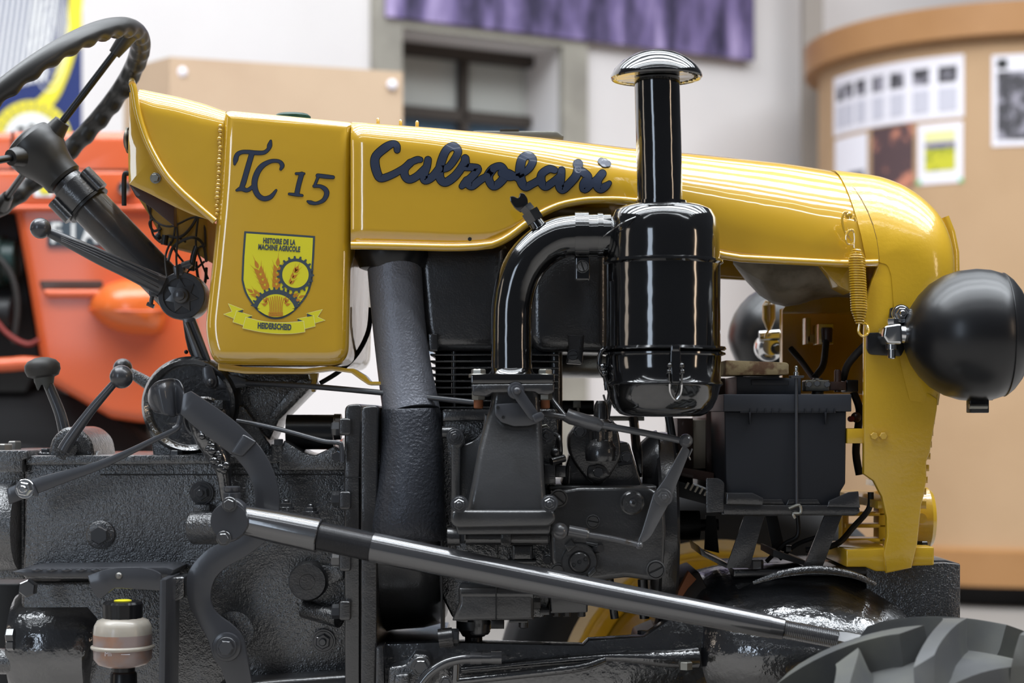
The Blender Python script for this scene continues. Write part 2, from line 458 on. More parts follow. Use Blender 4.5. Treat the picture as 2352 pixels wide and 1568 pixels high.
# tall cardboard-coloured case
q = M()
foot = [(-1.179, 3.78), (-.393, 4.06), (-.60, 4.72), (-1.39, 4.02)]
ztop = EYE + 820 * 6.3 / FPX
zc = EYE + (HYP - 540) * 6.3 / FPX
q.grid([[Vector((x, y, zc)) for x, y in foot], [Vector((x, y, ztop)) for x, y in foot]], CARD, True, (True, True))
cs = q.obj('display_case', label='cardboard-brown display case on a white plinth behind the yellow tractor bonnet', cat='case')
q = M(); q.grid([[Vector((x, y, FLZ)) for x, y in foot], [Vector((x, y, zc)) for x, y in foot]], PLAS, True, (True, True)); q.obj('plinth', cs)
for dx, dy in ((-1.14, 3.80), (-.43, 4.042)):
    q2 = M(); q2.rev((dx, dy - .004, ztop - .05), (0, -1, 0), [(-.01, .018), (.004, .018), (.008, .012)], PAPER, 12); q2.obj('round_sticker', cs)

# round wooden kiosk with pinned sheets
KX, KY, KR = 2.56, 6.9, .97
def kz(y, d=8.42): return EYE + (HYP - y) * d / FPX
kt = thing('kiosk', 'round wooden kiosk with beech rim and pinned-up sheets by the back wall', 'kiosk', (KX, KY, FLZ))
q = M(); q.rev((KX, KY, 0), (0, 0, 1), [(kz(1262), KR), (kz(40), KR)], CORK, 96); q.obj('drum', kt)
q = M(); q.rev((KX, KY, 0), (0, 0, 1), [(kz(75), KR), (kz(75), KR + .07), (kz(5), KR + .075), (kz(0), KR + .06)], WOOD, 96); q.obj('top_rim', kt)
q = M(); q.rev((KX, KY, 0), (0, 0, 1), [(kz(1350), KR), (kz(1350), KR + .035), (kz(1268), KR + .04), (kz(1262), KR + .02)], WOOD, 96); q.obj('plinth', kt)
q = M(); q.rev((KX, KY, 0), (0, 0, 1), [(FLZ, KR - .15), (kz(1350), KR - .15)], DARK, 48); q.obj('recessed_foot', kt)  # dark colour stands for the shadow gap beneath the plinth
def kang(x, r):
    """angle on the drum (radius r) of the near hit of the ray through px x"""
    k = (x - CXP) / FPX; dx, dy = k, 1.0; ox, oy = -KX, CAMY - KY
    a = dx * dx + dy * dy; b = 2 * (ox * dx + oy * dy); c = ox * ox + oy * oy - r * r
    D = b * b - 4 * a * c
    if D < 0: return None
    t = (-b - math.sqrt(D)) / (2 * a); return math.atan2(oy + t * dy, ox + t * dx)
def kpatch(q, x0, x1, z0, z1, m, r=None, t=.003):
    r = r or KR + .004; n = 10; a0 = kang(x0, r) if kang(x0, r) is not None else math.pi * 1.02; a1 = kang(x1, r)
    if a0 > 0: a0 -= 2 * math.pi
    if a1 > 0: a1 -= 2 * math.pi
    A = [a0 + (a1 - a0) * i / n for i in range(n + 1)]
    R = lambda rr, z: [Vector((KX + rr * math.cos(a), KY + rr * math.sin(a), z)) for a in A]
    q.grid([R(r - t, z0), R(r, z0), R(r, z1), R(r - t, z1)], m, False)
def kzz(x, y):
    a = kang(x, KR) ; Y = KY + KR * math.sin(a); return EYE + (HYP - y) * S(Y)
GRYPIC = mat('grey_photo_print', rgb(70, 68, 72), .7, mottle=(18, rgb(150, 146, 156), .5, .62))
BRNPIC = mat('brown_photo_print', rgb(84, 64, 66), .7, mottle=(9, rgb(196, 128, 104), .52, .6))
GRNPIC = mat('field_photo_print', rgb(196, 192, 50), .7, mottle=(14, rgb(90, 110, 40), .5, .6))
TXT = mat('print_grey_text', rgb(196, 194, 204), .8)
q = M(); kpatch(q, 1915, 2214, kzz(2214, 268), kzz(2214, 124), PAPER)
z1 = kzz(2214, 124)
sh = q.obj('paper_sheet', label='long white text sheet with a row of small dark photos, pinned high on kiosk', cat='paper')
q = M()
for i, (a, b) in enumerate([(1922, 1936), (1940, 1958), (1966, 1988), (2003, 2030), (2044, 2076), (2096, 2134), (2155, 2198)]):
    kpatch(q, a, b, z1 - .125, z1 - .05, GRYPIC, KR + .006)
    kpatch(q, a, b, z1 - .26, z1 - .15, TXT, KR + .006)
q.obj('printed_picture', sh)
q = M(); kpatch(q, 1918, 1992, kzz(2212, 420), kzz(2212, 278), PAPER); sh = q.obj('paper_sheet', label='white sheet with grey print pinned low at the left edge of kiosk', cat='paper')
q = M(); kpatch(q, 1948, 1984, kzz(2212, 420), kzz(2212, 365), GRYPIC, KR + .006); q.obj('printed_picture', sh)
q = M(); kpatch(q, 2002, 2098, kzz(2212, 420), kzz(2212, 272), BRNPIC); q.obj('picture_sheet', label='dark brown photograph pinned on kiosk between white sheet and field picture', cat='paper')
q = M(); kpatch(q, 2108, 2212, kzz(2212, 418), kzz(2212, 278), PAPER); sh = q.obj('paper_sheet', label='white-bordered picture of a yellow and green field pinned on kiosk', cat='paper')
q = M(); kpatch(q, 2124, 2194, kzz(2212, 388), kzz(2212, 335), GRNPIC, KR + .006); kpatch(q, 2124, 2194, kzz(2212, 335), kzz(2212, 322), mat('violet_hill', rgb(120, 112, 150), .7), KR + .006)
kpatch(q, 2124, 2194, kzz(2212, 322), kzz(2212, 296), mat('pale_evening_sky_print', rgb(226, 222, 160), .7), KR + .006); q.obj('printed_picture', sh)
q = M()
for x, y in ((2110, 412), (2207, 414)): kpatch(q, x - 5, x + 5, kzz(2212, y + 5), kzz(2212, y - 5), GRNT, KR + .0065)
q.obj('tape', sh)
q = M(); kpatch(q, 2278, 2470, kzz(2300, 336), kzz(2300, 126), PAPER); sh = q.obj('paper_sheet', label='large sheet with black and white photo at the right edge of kiosk', cat='paper')
q = M(); kpatch(q, 2290, 2460, kzz(2300, 322), kzz(2300, 165), GRYPIC, KR + .006); kpatch(q, 2290, 2314, kzz(2300, 158), kzz(2300, 136), DARK, KR + .006); q.obj('printed_picture', sh)

# post beside the kiosk, the shade on it put into its grey
q = M(); q.grid([[Vector((x, y, FLZ)) for x, y in ((1.60, 7.52), (1.71, 7.52), (1.71, 7.62), (1.60, 7.62))], [Vector((x, y, 3.4)) for x, y in ((1.60, 7.52), (1.71, 7.52), (1.71, 7.62), (1.60, 7.62))]], mat('post_shade_grey', rgb(150, 142, 134), .8), True, (True, True))
q.obj('shaded_post', label='plain post in shade grey standing between back wall and round kiosk', cat='post')

# navy banner
BY = 4.6
bn = thing('club_banner', 'navy and yellow printed banner with white radiator motif behind steering wheel', 'banner', P(60, 300, BY))
q = M(); q.slab(rect(-160, -80, 187, 420), BY, .01, NAVY, 0)
q.obj('cloth', bn)
q = M()
q.slab(spl([(196, -60), (186, 40), (176, 110), (152, 185), (122, 240), (60, 285)], 5) + spl([(20, 285), (72, 240), (118, 190), (146, 110), (156, 40), (160, -60)], 5), BY - .004, .003, LEMC, 0)
q.slab(rect(181, -80, 187, 110), BY - .005, .003, LEMC, 0)
q.obj('yellow_ring', bn)
q = M()
ring = lambda x, y, rx, ry, w: circ(x, y, rx, 40, ry)
def ringm(q, x, y, rx, ry, w, Y, m, n=48):
    A = [2 * math.pi * i / n for i in range(n)]
    q.grid([[P(x + (rx - w) * math.cos(a), y + (ry - w) * math.sin(a), Y) for a in A], [P(x + rx * math.cos(a), y + ry * math.sin(a), Y) for a in A]], m)
for i in range(7): ringm(q, 118 - 1 * i, 62 + 2 * i, 10 + 6 * i, 34 + 17 * i, 2.2, BY - .0042 - .0002 * i, WHT)
for i in range(12):
    x = -50 + i * 13
    q.slab([(x + 40, -60), (x + 46, -60), (x + 16 - 4, 200 - abs(6 - i) * 3), (x + 8 - 4, 200 - abs(6 - i) * 3)], BY - .003, .002, WHT, 0)
q.obj('white_motif', bn)
q = M(); ringm(q, 72, 322, 92, 92, 26, BY - .006, LEMC); q.slab(circ(72, 322, 64, 40), BY - .0055, .002, WHT, 0)
for i in range(14):
    a = math.pi + i * math.pi / 13
    q.slab([(72 + 72 * math.cos(a - .03), 322 + 72 * math.sin(a - .03)), (72 + 84 * math.cos(a - .03), 322 + 84 * math.sin(a - .03)), (72 + 84 * math.cos(a + .03), 322 + 84 * math.sin(a + .03)), (72 + 72 * math.cos(a + .03), 322 + 72 * math.sin(a + .03))], BY - .007, .001, NAVY, 0)
for x, y, w, h in ((38, 290, 20, 12), (66, 284, 14, 20), (92, 290, 18, 12), (52, 312, 40, 12)): q.slab(rect(x, y, x + w, y + h), BY - .007, .001, DARK, 0)
q.obj('round_emblem', bn)

# ---------------------------------------------------------------- orange tractor
OY = 2.05
ot = thing('orange_tractor', 'orange farm tractor standing behind the steering wheel of the yellow one', 'tractor', P(60, 950, OY) * 1 + Vector((0, .3, FLZ - EYE)))
q = M()
# bonnet : side rolled over the top
out = []
q.slab(rc([(-260, 300, 4), (300, 300, 10), (438, 330, 40), (455, 470, 20), (455, 600, 10), (444, 905, 20), (350, 975, 40), (250, 960, 10), (96, 872, 10), (58, 640, 10), (28, 478, 10), (-260, 470, 4)], 8), OY, .7, ORG, 26, 5)
q.obj('bonnet', ot)
q = M(); q.slab(rc([(-260, 392, 6), (286, 392, 6), (286, 470, 10), (40, 474, 8), (-260, 474, 4)], 8), OY - .012, .05, ORG, 8, 3); q.slab(rc(rect(-260, 470, 455, 484), 4), OY - .02, .04, ORG, 7, 3); q.obj('side_rib', ot)
q = M(); q.slab(rect(36, 280, 28, 400)[:0] or rect(25, 300, 30, 392), OY - .002, .01, DARK, 0); q.slab(rect(-20, 388, 300, 392), OY - .004, .01, BROWN, 0); q.obj('panel_gap', ot)
q = M(); q.slab(rc([(88, 644), (236, 644), (236, 672), (100, 672)], 8), OY - .004, .02, BROWN, 2); q.slab(rc([(96, 664), (236, 664), (236, 684), (104, 684)], 8), OY - .016, .03, ORG, 8, 3); q.obj('pressed_louvre', ot)
q = M(); q.slab(rect(108, 506, 262, 566), OY - .008, .006, SLATE, 2); bo = q.obj('maker_badge', ot, label='slate badge with raised white letters')
q = M()
for ch, x, w in (('F', 128, 1), ('I', 168, 1), ('A', 206, 1), ('T', 246, 1)): q.text(ch, x, 537, OY - .010, 64, WHT, sx=.85, bold=.025)
q.each('badge_letter', bo)
q = M(); q.ly(288, 432, OY - .02, [(.03, 20), (0, 20), (-.012, 16), (-.016, 0.1)], CHR, 20); q.obj('round_cap', ot)
q = M(); q.slab(rc(rect(78, 414, 122, 452), 4), OY - .014, .003, WHT, 0); q.slab(circ(104, 432, 14, 16), OY - .016, .002, LEMC, 0); q.obj('sticker', ot)
# teardrop side lamp
q = M(); k = S(OY)
rings = []
for i in range(9):
    a = i / 8 * math.pi / 2
    rings.append([P(x, y, OY + .02 - .11 * math.sin(a)) for x, y in spl([(300 + (px - 300) * math.cos(a) ** .7, 708 + (py - 708) * math.cos(a) ** .7) for px, py in [(203, 706), (222, 668), (262, 646), (320, 640), (372, 650), (386, 700), (372, 762), (330, 770), (270, 762), (226, 738)]], 4, True)])
q.grid(rings, ORGD, True, (True, True)); lp = q.obj('side_lamp', ot)
q = M(); q.tpx([(203, 710, OY - .02), (240, 712, OY - .07), (300, 714, OY - .095), (350, 714, OY - .09), (384, 712, OY - .03)], 2.5, ORG, 8, 4); q.obj('lamp_seam', lp)
# engine area, wheel, wing
q = M()
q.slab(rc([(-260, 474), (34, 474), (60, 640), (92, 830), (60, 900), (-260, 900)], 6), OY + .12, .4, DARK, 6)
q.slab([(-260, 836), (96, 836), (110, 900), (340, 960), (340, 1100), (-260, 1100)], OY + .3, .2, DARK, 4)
eo = q.obj('engine', ot)
q = M()
q.lx(600, OY + .06, [(-200, 60), (10, 60), (14, 50), (40, 48), (44, 20)], mat('dark_green_metal', rgb(30, 52, 50), .4), 24); q.lx(720, OY + .05, [(-200, 40), (30, 40), (36, 30)], DARK, 20)
q.tpx([(-40, 560, OY), (20, 620, OY), (40, 700, OY), (30, 790, OY)], 7, WIRE, 8, 4); q.tpx([(-40, 690, OY - .02), (10, 760, OY - .02), (60, 790, OY - .02), (90, 780, OY - .02)], 6, RED, 8, 4)
q.obj('engine_fitting', ot)
q = M(); q.tpx([(-200, 842, OY - .06), (0, 838, OY - .06), (56, 834, OY - .06), (92, 838, OY - .06)], 16, ORG, 14, 3); q.obj('orange_rail', ot)
TY = 2.28; 
q = M(); kk = S(TY); o = P(48, 950, TY); R_ = .49; o.z = FLZ + R_ + .0
q.rev(o, (0, 1, 0), [(-.10, .20), (-.12, .26), (-.125, .38), (-.11, .44), (-.075, R_ - .005), (0, R_), (.075, R_ - .005), (.11, .44), (.125, .38), (.1, .2)], TYR, 72, ref=(1, 0, 0))
q.rev(o, (0, 1, 0), [(-.123, .33), (-.130, .335), (-.123, .345)], TYR, 72, ref=(1, 0, 0), caps=False)
q.obj('tyre', ot)
q = M(); q.rev(o, (0, 1, 0), [(-.06, .02), (-.05, .12), (-.09, .19), (-.1, .21), (-.08, .2)], ORG, 40, ref=(1, 0, 0)); q.obj('wheel_rim', ot)
# ================================================================ the yellow tractor
T = thing('tractor', 'yellow and dark grey vintage farm tractor with black air cleaner and bowl head lamps', 'tractor', (0, .2, FLZ))
W2 = .40       # body width (near side 0, far side W2)

def lerp_tab(tab, x):
    for (x0, *a), (x1, *b) in zip(tab, tab[1:]):
        if x <= x1 or (x1, *b) == tab[-1]:
            t = min(max((x - x0) / (x1 - x0), 0), 1)
            return [p + (q - p) * t for p, q in zip(a, b)]
def hood_section(x, ytop, ybot, r, Y0=0.0, W=W2, n=10, ya=None, k=S(0)):
    """near side bottom -> corner -> top -> far corner -> far bottom, world points"""
    X = (x - CXP) * k
    zt = EYE + (HYP - ytop) * S(Y0 + r * .85)
    zb = EYE + (HYP - ybot) * S(Y0)
    pts = []
    zs = zt - r
    m = 6
    for i in range(m): pts.append((Y0, zb + (zs - zb) * i / m))
    for i in range(n + 1):
        a = i / n * math.pi / 2
        pts.append((Y0 + r * (1 - math.cos(a)), zs + r * math.sin(a)))
    half = pts[:]
    crown = [(Y0 + r + (W / 2 - r) * t, zt + .012 * math.sin(t * math.pi / 2) * (1 if r < .05 else .6)) for t in (.33, .66, 1)]
    near = half + crown
    far = [(2 * Y0 + W - y, z) for y, z in reversed(half + crown[:2])]
    return [Vector((X, y, z)) for y, z in near + far]

# ---------------- bonnet
HT = [(806, 279, .034), (1000, 293, .042), (1240, 314, .062), (1450, 338, .085), (1600, 351, .10), (1900, 380, .125), (2016, 390, .130)]
def hood_bottom(x):
    tab = [(806, 560), (1060, 566), (1125, 562), (1165, 546), (1200, 518), (1240, 488), (1290, 466), (1350, 456), (1420, 456), (1480, 462), (1530, 478), (1570, 510), (1600, 548), (1640, 580), (1700, 590), (1950, 603), (2016, 600)]
    return lerp_tab(tab, x)[0]
HY = -.004
xs = list(range(806, 1130, 36)) + list(range(1130, 1700, 14)) + list(range(1700, 2016, 30)) + [2016]
bot = [hood_bottom(x) for x in xs]
bot = [sum(bot[max(0, i - 1):i + 2]) / len(bot[max(0, i - 1):i + 2]) for i in range(len(bot))]
def hood_Y(px, py):
    """depth of the bonnet's near surface at a pixel"""
    t, r = lerp_tab(HT, px); zt = EYE + (HYP - t) * S(HY + r * .85)
    Y = HY
    for _ in range(4):
        z = EYE + (HYP - py) * S(Y); d = z - (zt - r)
        Y = HY if d <= 0 else HY + r * (1 - math.sqrt(max(0, 1 - min(d / r, .999) ** 2)))
    return Y
q = M()
def warp(secs): return secs
secs = [hood_section(x, lerp_tab(HT, x)[0], b, lerp_tab(HT, x)[1], HY) for x, b in zip(xs, bot)]
for x, sec in zip(xs, secs):     # the front edge leans back along the seam of the casting
    w = max(0, (x - 1800) / 216) ** 1.5
    z0 = min(p.z for p in sec); z1 = max(p.z for p in sec)
    for p in sec: p.x -= 84 * S(0) * w * ((p.z - z0) / (z1 - z0)) ** 1.8
q.grid(secs, YEL, False)
hood = q.obj('bonnet', T, ang=50)
sm_ = hood.modifiers.new('sheet', 'SOLIDIFY'); sm_.thickness = .002; sm_.offset = -1
q = M()
q.tpx([(x, b + 3, HY - .001) for x, b in zip(xs, bot)], 9, YEL, 12)
q.tpx([(x, b + 3, HY + W2 + .002) for x, b in zip(xs, bot)], 9, YEL, 8)
q.obj('rolled_edge', hood)
# small black hole in the panel
q = M(); q.ly(1079, 549, HY - .0008, [(0, 4.5), (.0006, 4.5)], DARK, 12); q.obj('screw_hole', hood)
# little studs and spare clip seen over the top
q = M()
for x in (920, 958, 868): q.rev(P(x, 279 + (x - 806) * .07, .12), (0, 0, 1), [(-.01, .0025), (.006, .0025), (.008, .001)], YEL, 8)
q.obj('stud', hood)
q = M(); q.slab(rc([(1085, 300), (1280, 301), (1296, 312), (1292, 325), (1085, 325)], 5), .30, .10, ZIN, 3); q.slab(rect(1148, 296, 1192, 302), .30, .05, DARK, 1)
q.obj('bonnet_vent', T)

# lettering traced in strokes, laid on the bonnet's surface
def ribbon(q, strokes, m, grow, lift, yf):
    for si, st in enumerate(strokes):
        yg = (lambda x, y, b=si * .00005: yf(x, y) - b)
        if len(st[0]) == 2: st = [(a, b, 9.5) for a, b in st]
        p = spl(st, 6)
        n = len(p); L_, R_ = [], []
        for i in range(n):
            a = Vector(p[max(i - 1, 0)][:2]); b = Vector(p[min(i + 1, n - 1)][:2]); t = (b - a)
            t = t.normalized() if t.length > 1e-6 else Vector((1, 0))
            w = p[i][2] + grow; nn = Vector((-t.y, t.x)) * w
            L_.append((p[i][0] + nn.x, p[i][1] + nn.y)); R_.append((p[i][0] - nn.x, p[i][1] - nn.y))
        W = lambda c: P(c[0], c[1], yg(*c) - lift)
        q.grid([[W(c) for c in L_], [W(c) for c in [((a[0] + b[0]) / 2, (a[1] + b[1]) / 2) for a, b in zip(L_, R_)]], [W(c) for c in R_]], m, False)
        for e, d in ((0, 1), (n - 1, 2)):
            W = lambda c: P(c[0], c[1], yg(*c) - lift - .00003 * d)
            c = p[e][:2]; w = p[e][2] + grow
            q.add([W((c[0] + w * math.cos(t), c[1] + w * math.sin(t))) for t in [2 * math.pi * j / 14 for j in range(14)]], [list(range(14))], m)
def Z(pts, w=8.2): # zoomed crop (830,300) scale 3.92 -> px
    return [(830 + a[0] / 3.92, 300 + a[1] / 3.92, (a[2] if len(a) > 2 else w)) for a in pts]
calz = [
    Z([(322, 175, 6.5), (318, 135, 7), (285, 118, 7), (220, 150, 9), (135, 225, 9), (122, 300, 9.5), (150, 400, 9), (185, 428, 8), (270, 400, 7.5), (370, 345, 7), (440, 290, 7), (500, 262, 7), (530, 262, 6)]),
    Z([(440, 290), (395, 340, 8), (390, 400, 8.5), (430, 440, 8), (500, 410, 8), (570, 340, 7)]),
    Z([(600, 262, 7.5), (590, 320, 8), (565, 400, 8.5), (575, 445, 9), (640, 415, 8.5), (700, 340, 8)]),
    Z([(700, 345, 8), (780, 330, 7.5), (850, 240, 8), (870, 180, 8), (830, 140, 8.5), (770, 170, 8.5), (730, 250, 9), (705, 350, 9), (710, 430, 9), (755, 465, 9), (830, 420, 9), (890, 350, 8.5), (925, 290, 8)]),
    Z([(935, 250, 8.5), (935, 300, 9), (930, 325, 8), (1000, 330, 8), (1050, 345, 8), (1000, 410, 8), (935, 470, 8.5), (905, 500, 6)]),
    Z([(950, 450, 9), (975, 490, 9), (1005, 495, 8), (1070, 445, 8), (1130, 410, 7)]),
    Z([(1130, 410, 8), (1180, 345, 8.5), (1250, 320, 8), (1285, 365, 9), (1280, 430, 9), (1200, 500, 8.5), (1155, 460, 8.5), (1150, 400, 8.5), (1190, 345, 8)]),
    Z([(1270, 380, 10), (1330, 390, 9.5), (1400, 420, 6), (1400, 430, 6)]),
    Z([(1300, 400, 9), (1340, 425, 6), (1430, 400, 6), (1510, 340, 7.5), (1545, 265, 8), (1505, 222, 8), (1450, 250, 9), (1430, 340, 10), (1435, 440, 10), (1475, 505, 9), (1540, 480, 8), (1610, 440, 8)]),
    Z([(1740, 355, 7), (1690, 345, 8), (1625, 390, 8.5), (1620, 460, 9), (1655, 505, 8), (1710, 475, 8), (1780, 420, 8)]),
    Z([(1803, 355, 7.5), (1795, 420, 9), (1785, 490, 9.5), (1810, 530, 9), (1860, 490, 9), (1930, 410, 9), (1950, 340, 9), (1950, 300, 10.5)]),
    Z([(1950, 350, 8), (2000, 375, 8.5), (2040, 420, 9), (2005, 480, 9.5), (2010, 525, 9), (2070, 480, 8), (2120, 440, 8)]),
    Z([(2170, 385, 8.5), (2130, 440, 9), (2125, 490, 10), (2155, 525, 9), (2200, 500, 8), (2232, 472, 5)]),
    Z([(2160, 275, 7), (2190, 290, 9), (2218, 298, 6.5)]),
]
q = M(); ribbon(q, calz, DKLINE, 1.6, .0003, hood_Y); ribbon(q, calz, BLUEB, 0, .0011, hood_Y); q.obj('name_lettering', hood, label='slate-blue brush script lettering', fix=False)

# ---------------- tank
q = M()
TK = rc([(510, 248, 22), (812, 277, 14), (806, 420, 40), (802, 640, 60), (798, 838, 44), (640, 838, 60), (486, 836, 26), (466, 760, 40), (484, 600, 60), (500, 430, 60)], 20, 6)
q.slab(TK, 0, W2, YEL, 30, 7)
tank = q.obj('fuel_tank', T, ang=60)
q = M(); q.lz(672, .17, [(42, 278), (42, 268), (36, 263), (10, 261)], mat('dark_green_cap', rgb(22, 60, 50), .4), 28); q.obj('filler_cap', tank)
q = M(); q.slab(rc([(500, 832), (560, 842), (700, 846), (760, 840), (800, 846), (812, 846), (838, 862), (850, 876), (880, 876), (880, 884), (846, 884), (828, 872), (806, 856), (760, 850), (700, 858), (560, 858), (500, 850)], 3), .03, .05, YEL, 2)
q.slab(rc([(706, 856), (730, 856), (722, 900), (716, 900)], 2), .12, .02, YELC, 1)
q.obj('tank_cradle', T)
# TC 15
def Z2(pts, w=6): # crop (300,160) scale 3.92
    return [(300 + a[0] / 3.92, 160 + a[1] / 3.92, (a[2] if len(a) > 2 else w)) for a in pts]
tc15 = [
    Z2([(936, 850, 2), (945, 810, 5), (960, 765, 4.5), (1000, 742, 4), (1060, 740, 4), (1130, 748, 4.5), (1200, 745, 4), (1240, 715, 3.5), (1252, 680, 5), (1262, 640, 2)]),
    Z2([(1092, 755, 5.5), (1055, 880, 5.5), (1018, 1010, 5.5), (1000, 1060, 5)]),
    Z2([(955, 1085, 2), (1000, 1070, 5), (1050, 1085, 4), (1110, 1045, 4)]),
    Z2([(1352, 895, 2.5), (1365, 860, 4.5), (1335, 825, 3.5), (1260, 825, 4), (1180, 870, 5.5), (1130, 950, 6), (1115, 1040, 6), (1140, 1120, 5.5), (1195, 1160, 5), (1260, 1145, 4.5), (1310, 1085, 2)]),
    Z2([(1490, 935, 2.2), (1530, 935, 2.5), (1562, 935, 2)]), Z2([(1540, 940, 5), (1515, 1030, 5), (1498, 1110, 5)]), Z2([(1428, 1118, 2.2), (1490, 1126, 3), (1545, 1132, 2.2)]),
    Z2([(1822, 968, 3.5), (1760, 962, 4.2), (1685, 952, 4)], 4), Z2([(1690, 960, 2.5), (1672, 1005, 2.5), (1655, 1045, 2.5)]),
    Z2([(1652, 1048, 3), (1710, 1050, 3.5), (1755, 1080, 5), (1765, 1120, 5), (1735, 1175, 4), (1670, 1203, 3), (1620, 1195, 4), (1595, 1185, 2)]),
]
q = M(); f0 = lambda x, y: 0.0
ribbon(q, tc15, DKLINE, 1.0, .0003, f0); ribbon(q, tc15, BLUEB, 0, .0009, f0); q.obj('model_lettering', tank, label='slate-blue slanted TC 15 lettering', fix=False)
# crest
def Z3(pts): return [(500 + a / 4.48, 500 + b / 4.48) for a, b in pts]
q = M(); L0 = .0008
def fl(pts, lay, m): q.add([P(x, y, -.0004 - lay * .00025) for x, y in pts], [list(range(len(pts)))], m)
shield = Z3([(274, 138), (640, 162), (1002, 188), (992, 400), (975, 640)] + spl([(975, 640), (940, 760), (880, 860), (780, 970), (680, 1030), (600, 1044), (520, 1030), (420, 970), (330, 860), (275, 760), (245, 640)], 4)[1:] + [(255, 400)])
inner = offset(shield, 4.6)
fl(shield, 1, SLATE); fl(inner, 2, LEM)
rot5 = -.062
q.text('HISTOIRE DE LA', *Z3([(632, 246)])[0], -.0014, 16.5, SLATE, sx=.58, bold=.05, rot=rot5, space=1.08)
q.text('MACHINE AGRICOLE', *Z3([(632, 314)])[0], -.0014, 16.5, SLATE, sx=.58, bold=.05, rot=rot5, space=1.08)
def grain(cx, cy, ang, ln, w):  # a pointed grain
    c, s_ = math.cos(ang), math.sin(ang)
    P_ = [(0, 0), (.2, .75), (.45, 1), (.7, .7), (1.0, .12), (1.75, .0), (1.0, -.12), (.7, -.7), (.45, -1), (.2, -.75)]
    return [(cx + (a * ln) * c - (b * w) * s_, cy + (a * ln) * s_ + (b * w) * c) for a, b in P_]
def ear(x, y, ang, n, ln, w):
    """ear of wheat from its foot in crop coordinates"""
    c, s_ = math.cos(ang), math.sin(ang)
    for i in range(n):
        px, py = x + c * i * ln * .72, y + s_ * i * ln * .72
        for sg in (1, -1):
            fl(Z3(grain(px - s_ * sg * 6, py + c * sg * 6, ang + sg * .42, ln, w)), 3, WHEAT)
    fl(Z3(grain(x + c * n * ln * .72, y + s_ * n * ln * .72, ang, ln * 1.1, w)), 3, WHEAT)
ear(505, 740, math.radians(-112), 4, 82, 20)
ear(600, 735, math.radians(-86), 4, 82, 20)
ear(440, 815, math.radians(-148), 2, 62, 15)
ear(700, 700, math.radians(-60), 3, 66, 16)
ear(730, 830, math.radians(-30), 1, 60, 14)
ear(790, 840, math.radians(-22), 1, 62, 14)
def gear(cx, cy, ro, ri, nt_, a0=0, a1=2 * math.pi, tooth=20, lay=4, hole=LEM):
    n = nt_ * 8; full = a1 - a0 > 6.2
    A = [a0 + (a1 - a0) * i / n for i in range(n + 1)]
    oo = [(ro + (tooth if (i % 8) in (0, 1, 2) else 0)) for i in range(n + 1)]
    O_ = Z3([(cx + r * math.cos(a), cy + r * math.sin(a)) for a, r in zip(A, oo)]); I_ = Z3([(cx + ri * math.cos(a), cy + ri * math.sin(a)) for a in A])
    if hole: fl(I_ if full else I_ + Z3([(cx, cy)]), lay - .3, hole)
    q.grid([[P(x, y, -.0004 - lay * .00025) for x, y in O_], [P(x, y, -.0004 - lay * .00025) for x, y in I_]], SLATE, False)
gear(800, 585, 166, 136, 19, tooth=26, lay=5)
ear(736, 690, math.radians(-68), 2, 74, 17)
for g in ():
    pass
for i in range(3):   # the ear inside the upper cog
    for sg in (1, -1):
        px, py = 745 + 24 * i, 680 - 58 * i
        fl(Z3(grain(px, py, math.radians(-62) + sg * .42, 60, 15)), 6, WHEAT)
fl(Z3(grain(800, 550, math.radians(-62), 66, 16)), 6, WHEAT)
gear(600, 985, 246, 200, 13, math.radians(197), math.radians(343), tooth=26, lay=5)
fl(Z3(spl([(412, 945), (500, 1000), (600, 1022), (700, 1000), (790, 945)], 5) + [(600, 880)]), 4.8, LEM)
for i in range(8):   # sheaf
    t = (i - 3.5) / 3.5
    top = (600 + t * 84, 800 + abs(t) * 22); mid = (600 + t * 62, 900); bt = (600 + t * 62, 1012)
    w = 5
    c = spl([top, mid, bt], 5)
    fl(Z3([(x - w, y) for x, y in c] + [(x + w, y) for x, y in reversed(c)]), 6, WHEAT)
for k_, (a, sg) in enumerate(((500, -1), (700, 1))):
    for j in range(2): fl(Z3(grain(a, 900 - j * 30, math.radians(-90 + sg * (70 - 30 * j)), 46, 14)), 6, WHEAT); fl(Z3(grain(a - sg * 6, 890 - j * 34, math.radians(-90 + sg * 10), 40, 12)), 6, WHEAT)
for yy in (978, 996, 1010):
    fl(Z3([(522, yy - 5), (672, yy - 5), (672, yy + 4), (522, yy + 4)]), 6.2, WHEAT)
# ribbon
def rib(pts, lay): fl(offset(Z3(pts), -1.0), lay, PALE); fl(Z3(pts), lay + .3, LEM)
rib([(112, 886), (260, 943), (200, 968), (166, 1034), (66, 992), (150, 965)], 1)
rib([(1074, 945), (918, 984), (985, 1010), (1002, 1082), (1102, 1054), (1025, 1020)], 1)
rib([(196, 958), (350, 1008), (290, 1030), (264, 1104), (160, 1070)], 2); rib([(985, 1008), (822, 1038), (884, 1066), (896, 1140), (1002, 1114)], 2)
fl(Z3([(260, 945), (256, 976), (204, 962)]), 2.8, SLATE); fl(Z3([(350, 1010), (344, 1042), (294, 1024)]), 2.8, SLATE)
fl(Z3([(918, 984), (922, 1018), (980, 1008)]), 2.8, SLATE); fl(Z3([(822, 1038), (824, 1068), (880, 1062)]), 2.8, SLATE)
rib(spl([(290, 1024), (440, 1062), (580, 1078), (730, 1078), (884, 1064)], 4) + spl([(896, 1172), (760, 1190), (580, 1188), (420, 1168), (260, 1134)], 4), 3)
q.text('HEIDERSCHEID', *Z3([(584, 1120)])[0], -.0016, 18, SLATE, sx=.60, bold=.055, rot=-.055, space=1.08)
q.obj('crest_decal', tank, label='yellow shield decal with wheat and cogs over a ribbon', fix=False)

